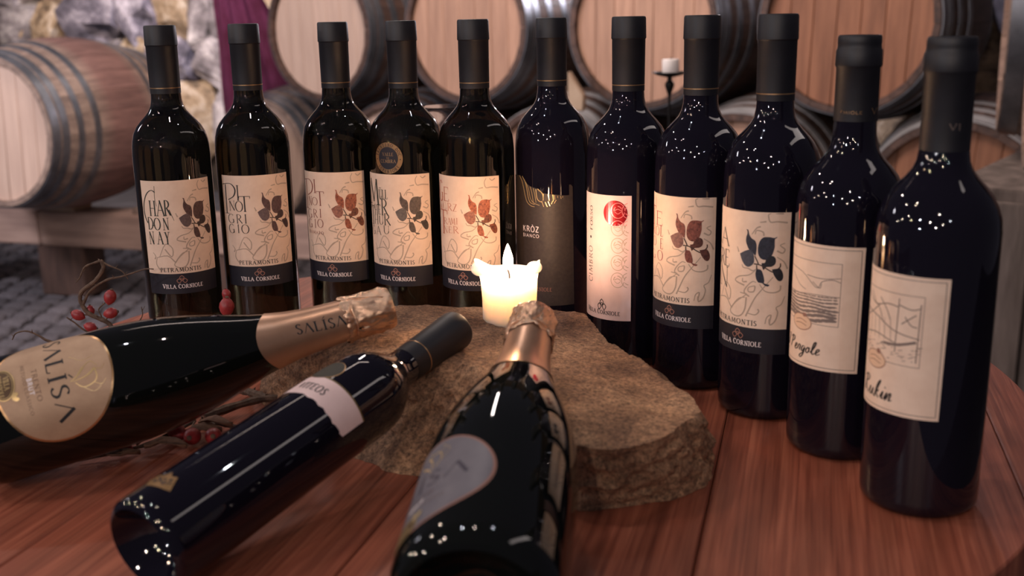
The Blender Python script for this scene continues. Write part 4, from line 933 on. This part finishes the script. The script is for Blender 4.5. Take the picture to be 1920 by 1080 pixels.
# magenta cloth
bm = bmesh.new(); rows = []
for j in range(15):
    t = j/14; row = []
    for i in range(37):
        s = i/36; zz = 1.05 - (1.05 - .42*max(0, s-.25)/.75)*t; wx = .13 + .36*t; x = .03*(1-t) + wx*s + .035*t
        row.append(bm.verts.new((x, .030*math.sin(s*22+t*2)*(.4+.6*t) + .02*noise.noise(Vector((s*4, t*3, 0))), zz)))
    rows.append(row)
for a, b in zip(rows, rows[1:]):
    for k in range(36): bm.faces.new((a[k], a[k+1], b[k+1], b[k]))
ex = bmesh.ops.solidify(bm, geom=bm.faces[:], thickness=.004)
o = ob('hanging_cloth', bm, CLOTH, None, (-1.575, 5.85, T - .32), (0, 0, RA*.4)); tag(o, 'magenta cloth hanging on the stone wall left of the upper barrels', 'cloth')

# grey board stand at the right
bs = empty('board_stand', (1.18, 2.35, 0), 'weathered grey vertical-board stand behind the rightmost upright bottle', 'stand')
dirb = Vector((.80, -.60, 0)).normalized(); ab = math.atan2(dirb.y, dirb.x)
st = Vector((.955, 2.36, 0)); x = 0
for k, wd in enumerate((.085, .11, .05, .12, .10, .11)):
    c = st + dirb*(x+wd/2); hh = T - .075 if k % 2 == 0 else T - .085
    bm = bmesh.new(); box(bm, (0, 0, hh/2), (wd-.004, .028, hh), 0, .003)
    ob('board', bm, BOARD, bs, c - Vector((1.18, 2.35, 0)), (0, 0, ab)); x += wd
bm = bmesh.new(); box(bm, (0, 0, 0), (x+.30, .95, .03), 0, .004); c = st + dirb*(x+.30)/2 + Vector((.60, .80, 0))*.49; ob('shelf_board', bm, BOARD, bs, c - Vector((1.18, 2.35, 0)) + Vector((0, 0, T-.0745)), (0, 0, ab))
for u_, v_ in ((.04, .90), (.80, .90), (.80, .10)):
    bm = bmesh.new(); box(bm, (0, 0, (T-.09)/2), (.07, .07, T-.09), 0, .004); ob('leg', bm, BOARD, bs, st + dirb*u_ + Vector((.60, .80, 0))*v_ - Vector((1.18, 2.35, 0)), (0, 0, ab))
bm = bmesh.new(); box(bm, (0, -.0150, T-.36), (.024, .001, .05)); box(bm, (.010, -.0150, T-.32), (.012, .001, .018)); ob('orange_mark', bm, mat('orange_paint', (206, 96, 60), .6), bs, st + dirb*.055 - Vector((1.18, 2.35, 0)), (0, 0, ab))

# iron candle holder
ch = empty('iron_candle_holder', (.392, 2.65, 0), 'black iron floor candle holder with a dish in front of the large barrel', 'candle holder')
ob('dish', lathe([(T+.174, 0), (T+.174, .012), (T+.178, .030), (T+.184, .042), (T+.186, .0425), (T+.181, .030), (T+.178, 0)], 40), IRON, ch)
ob('stem', lathe([(T+.174, 0), (T+.174, .006), (T+.165, .006), (T+.160, .011), (T+.152, .0115), (T+.140, .007), (T+.128, .0035), (T+.10, .003), (.05, .0035), (.05, 0)], 20), IRON, ch)
for k in range(3):
    a = 2*PI*k/3 + .4; bm = bmesh.new(); tube(bm, [(0, 0, .07), (.06*math.cos(a), .06*math.sin(a), .08), (.12*math.cos(a), .12*math.sin(a), .03), (.16*math.cos(a), .16*math.sin(a), .006)], .005, .006, 8); ob('leg', bm, IRON, ch)
wc = empty('white_candle', (.394, 2.65, T+.178), 'short unlit white candle on the iron holder dish', 'candle')
ob('wax_body', lathe([(0, 0), (0, .0195), (.002, .0205), (.036, .0205), (.038, .0195), (.0375, .016), (.036, 0)], 40), mat('white_wax', (240, 232, 226), .5), wc)
bm = bmesh.new(); tube(bm, [(0, 0, .036), (0, 0, .041), (.001, 0, .044)], .0008, .0006, 6); ob('wick', bm, mat('wick_dark', (40, 34, 30), .9), wc)
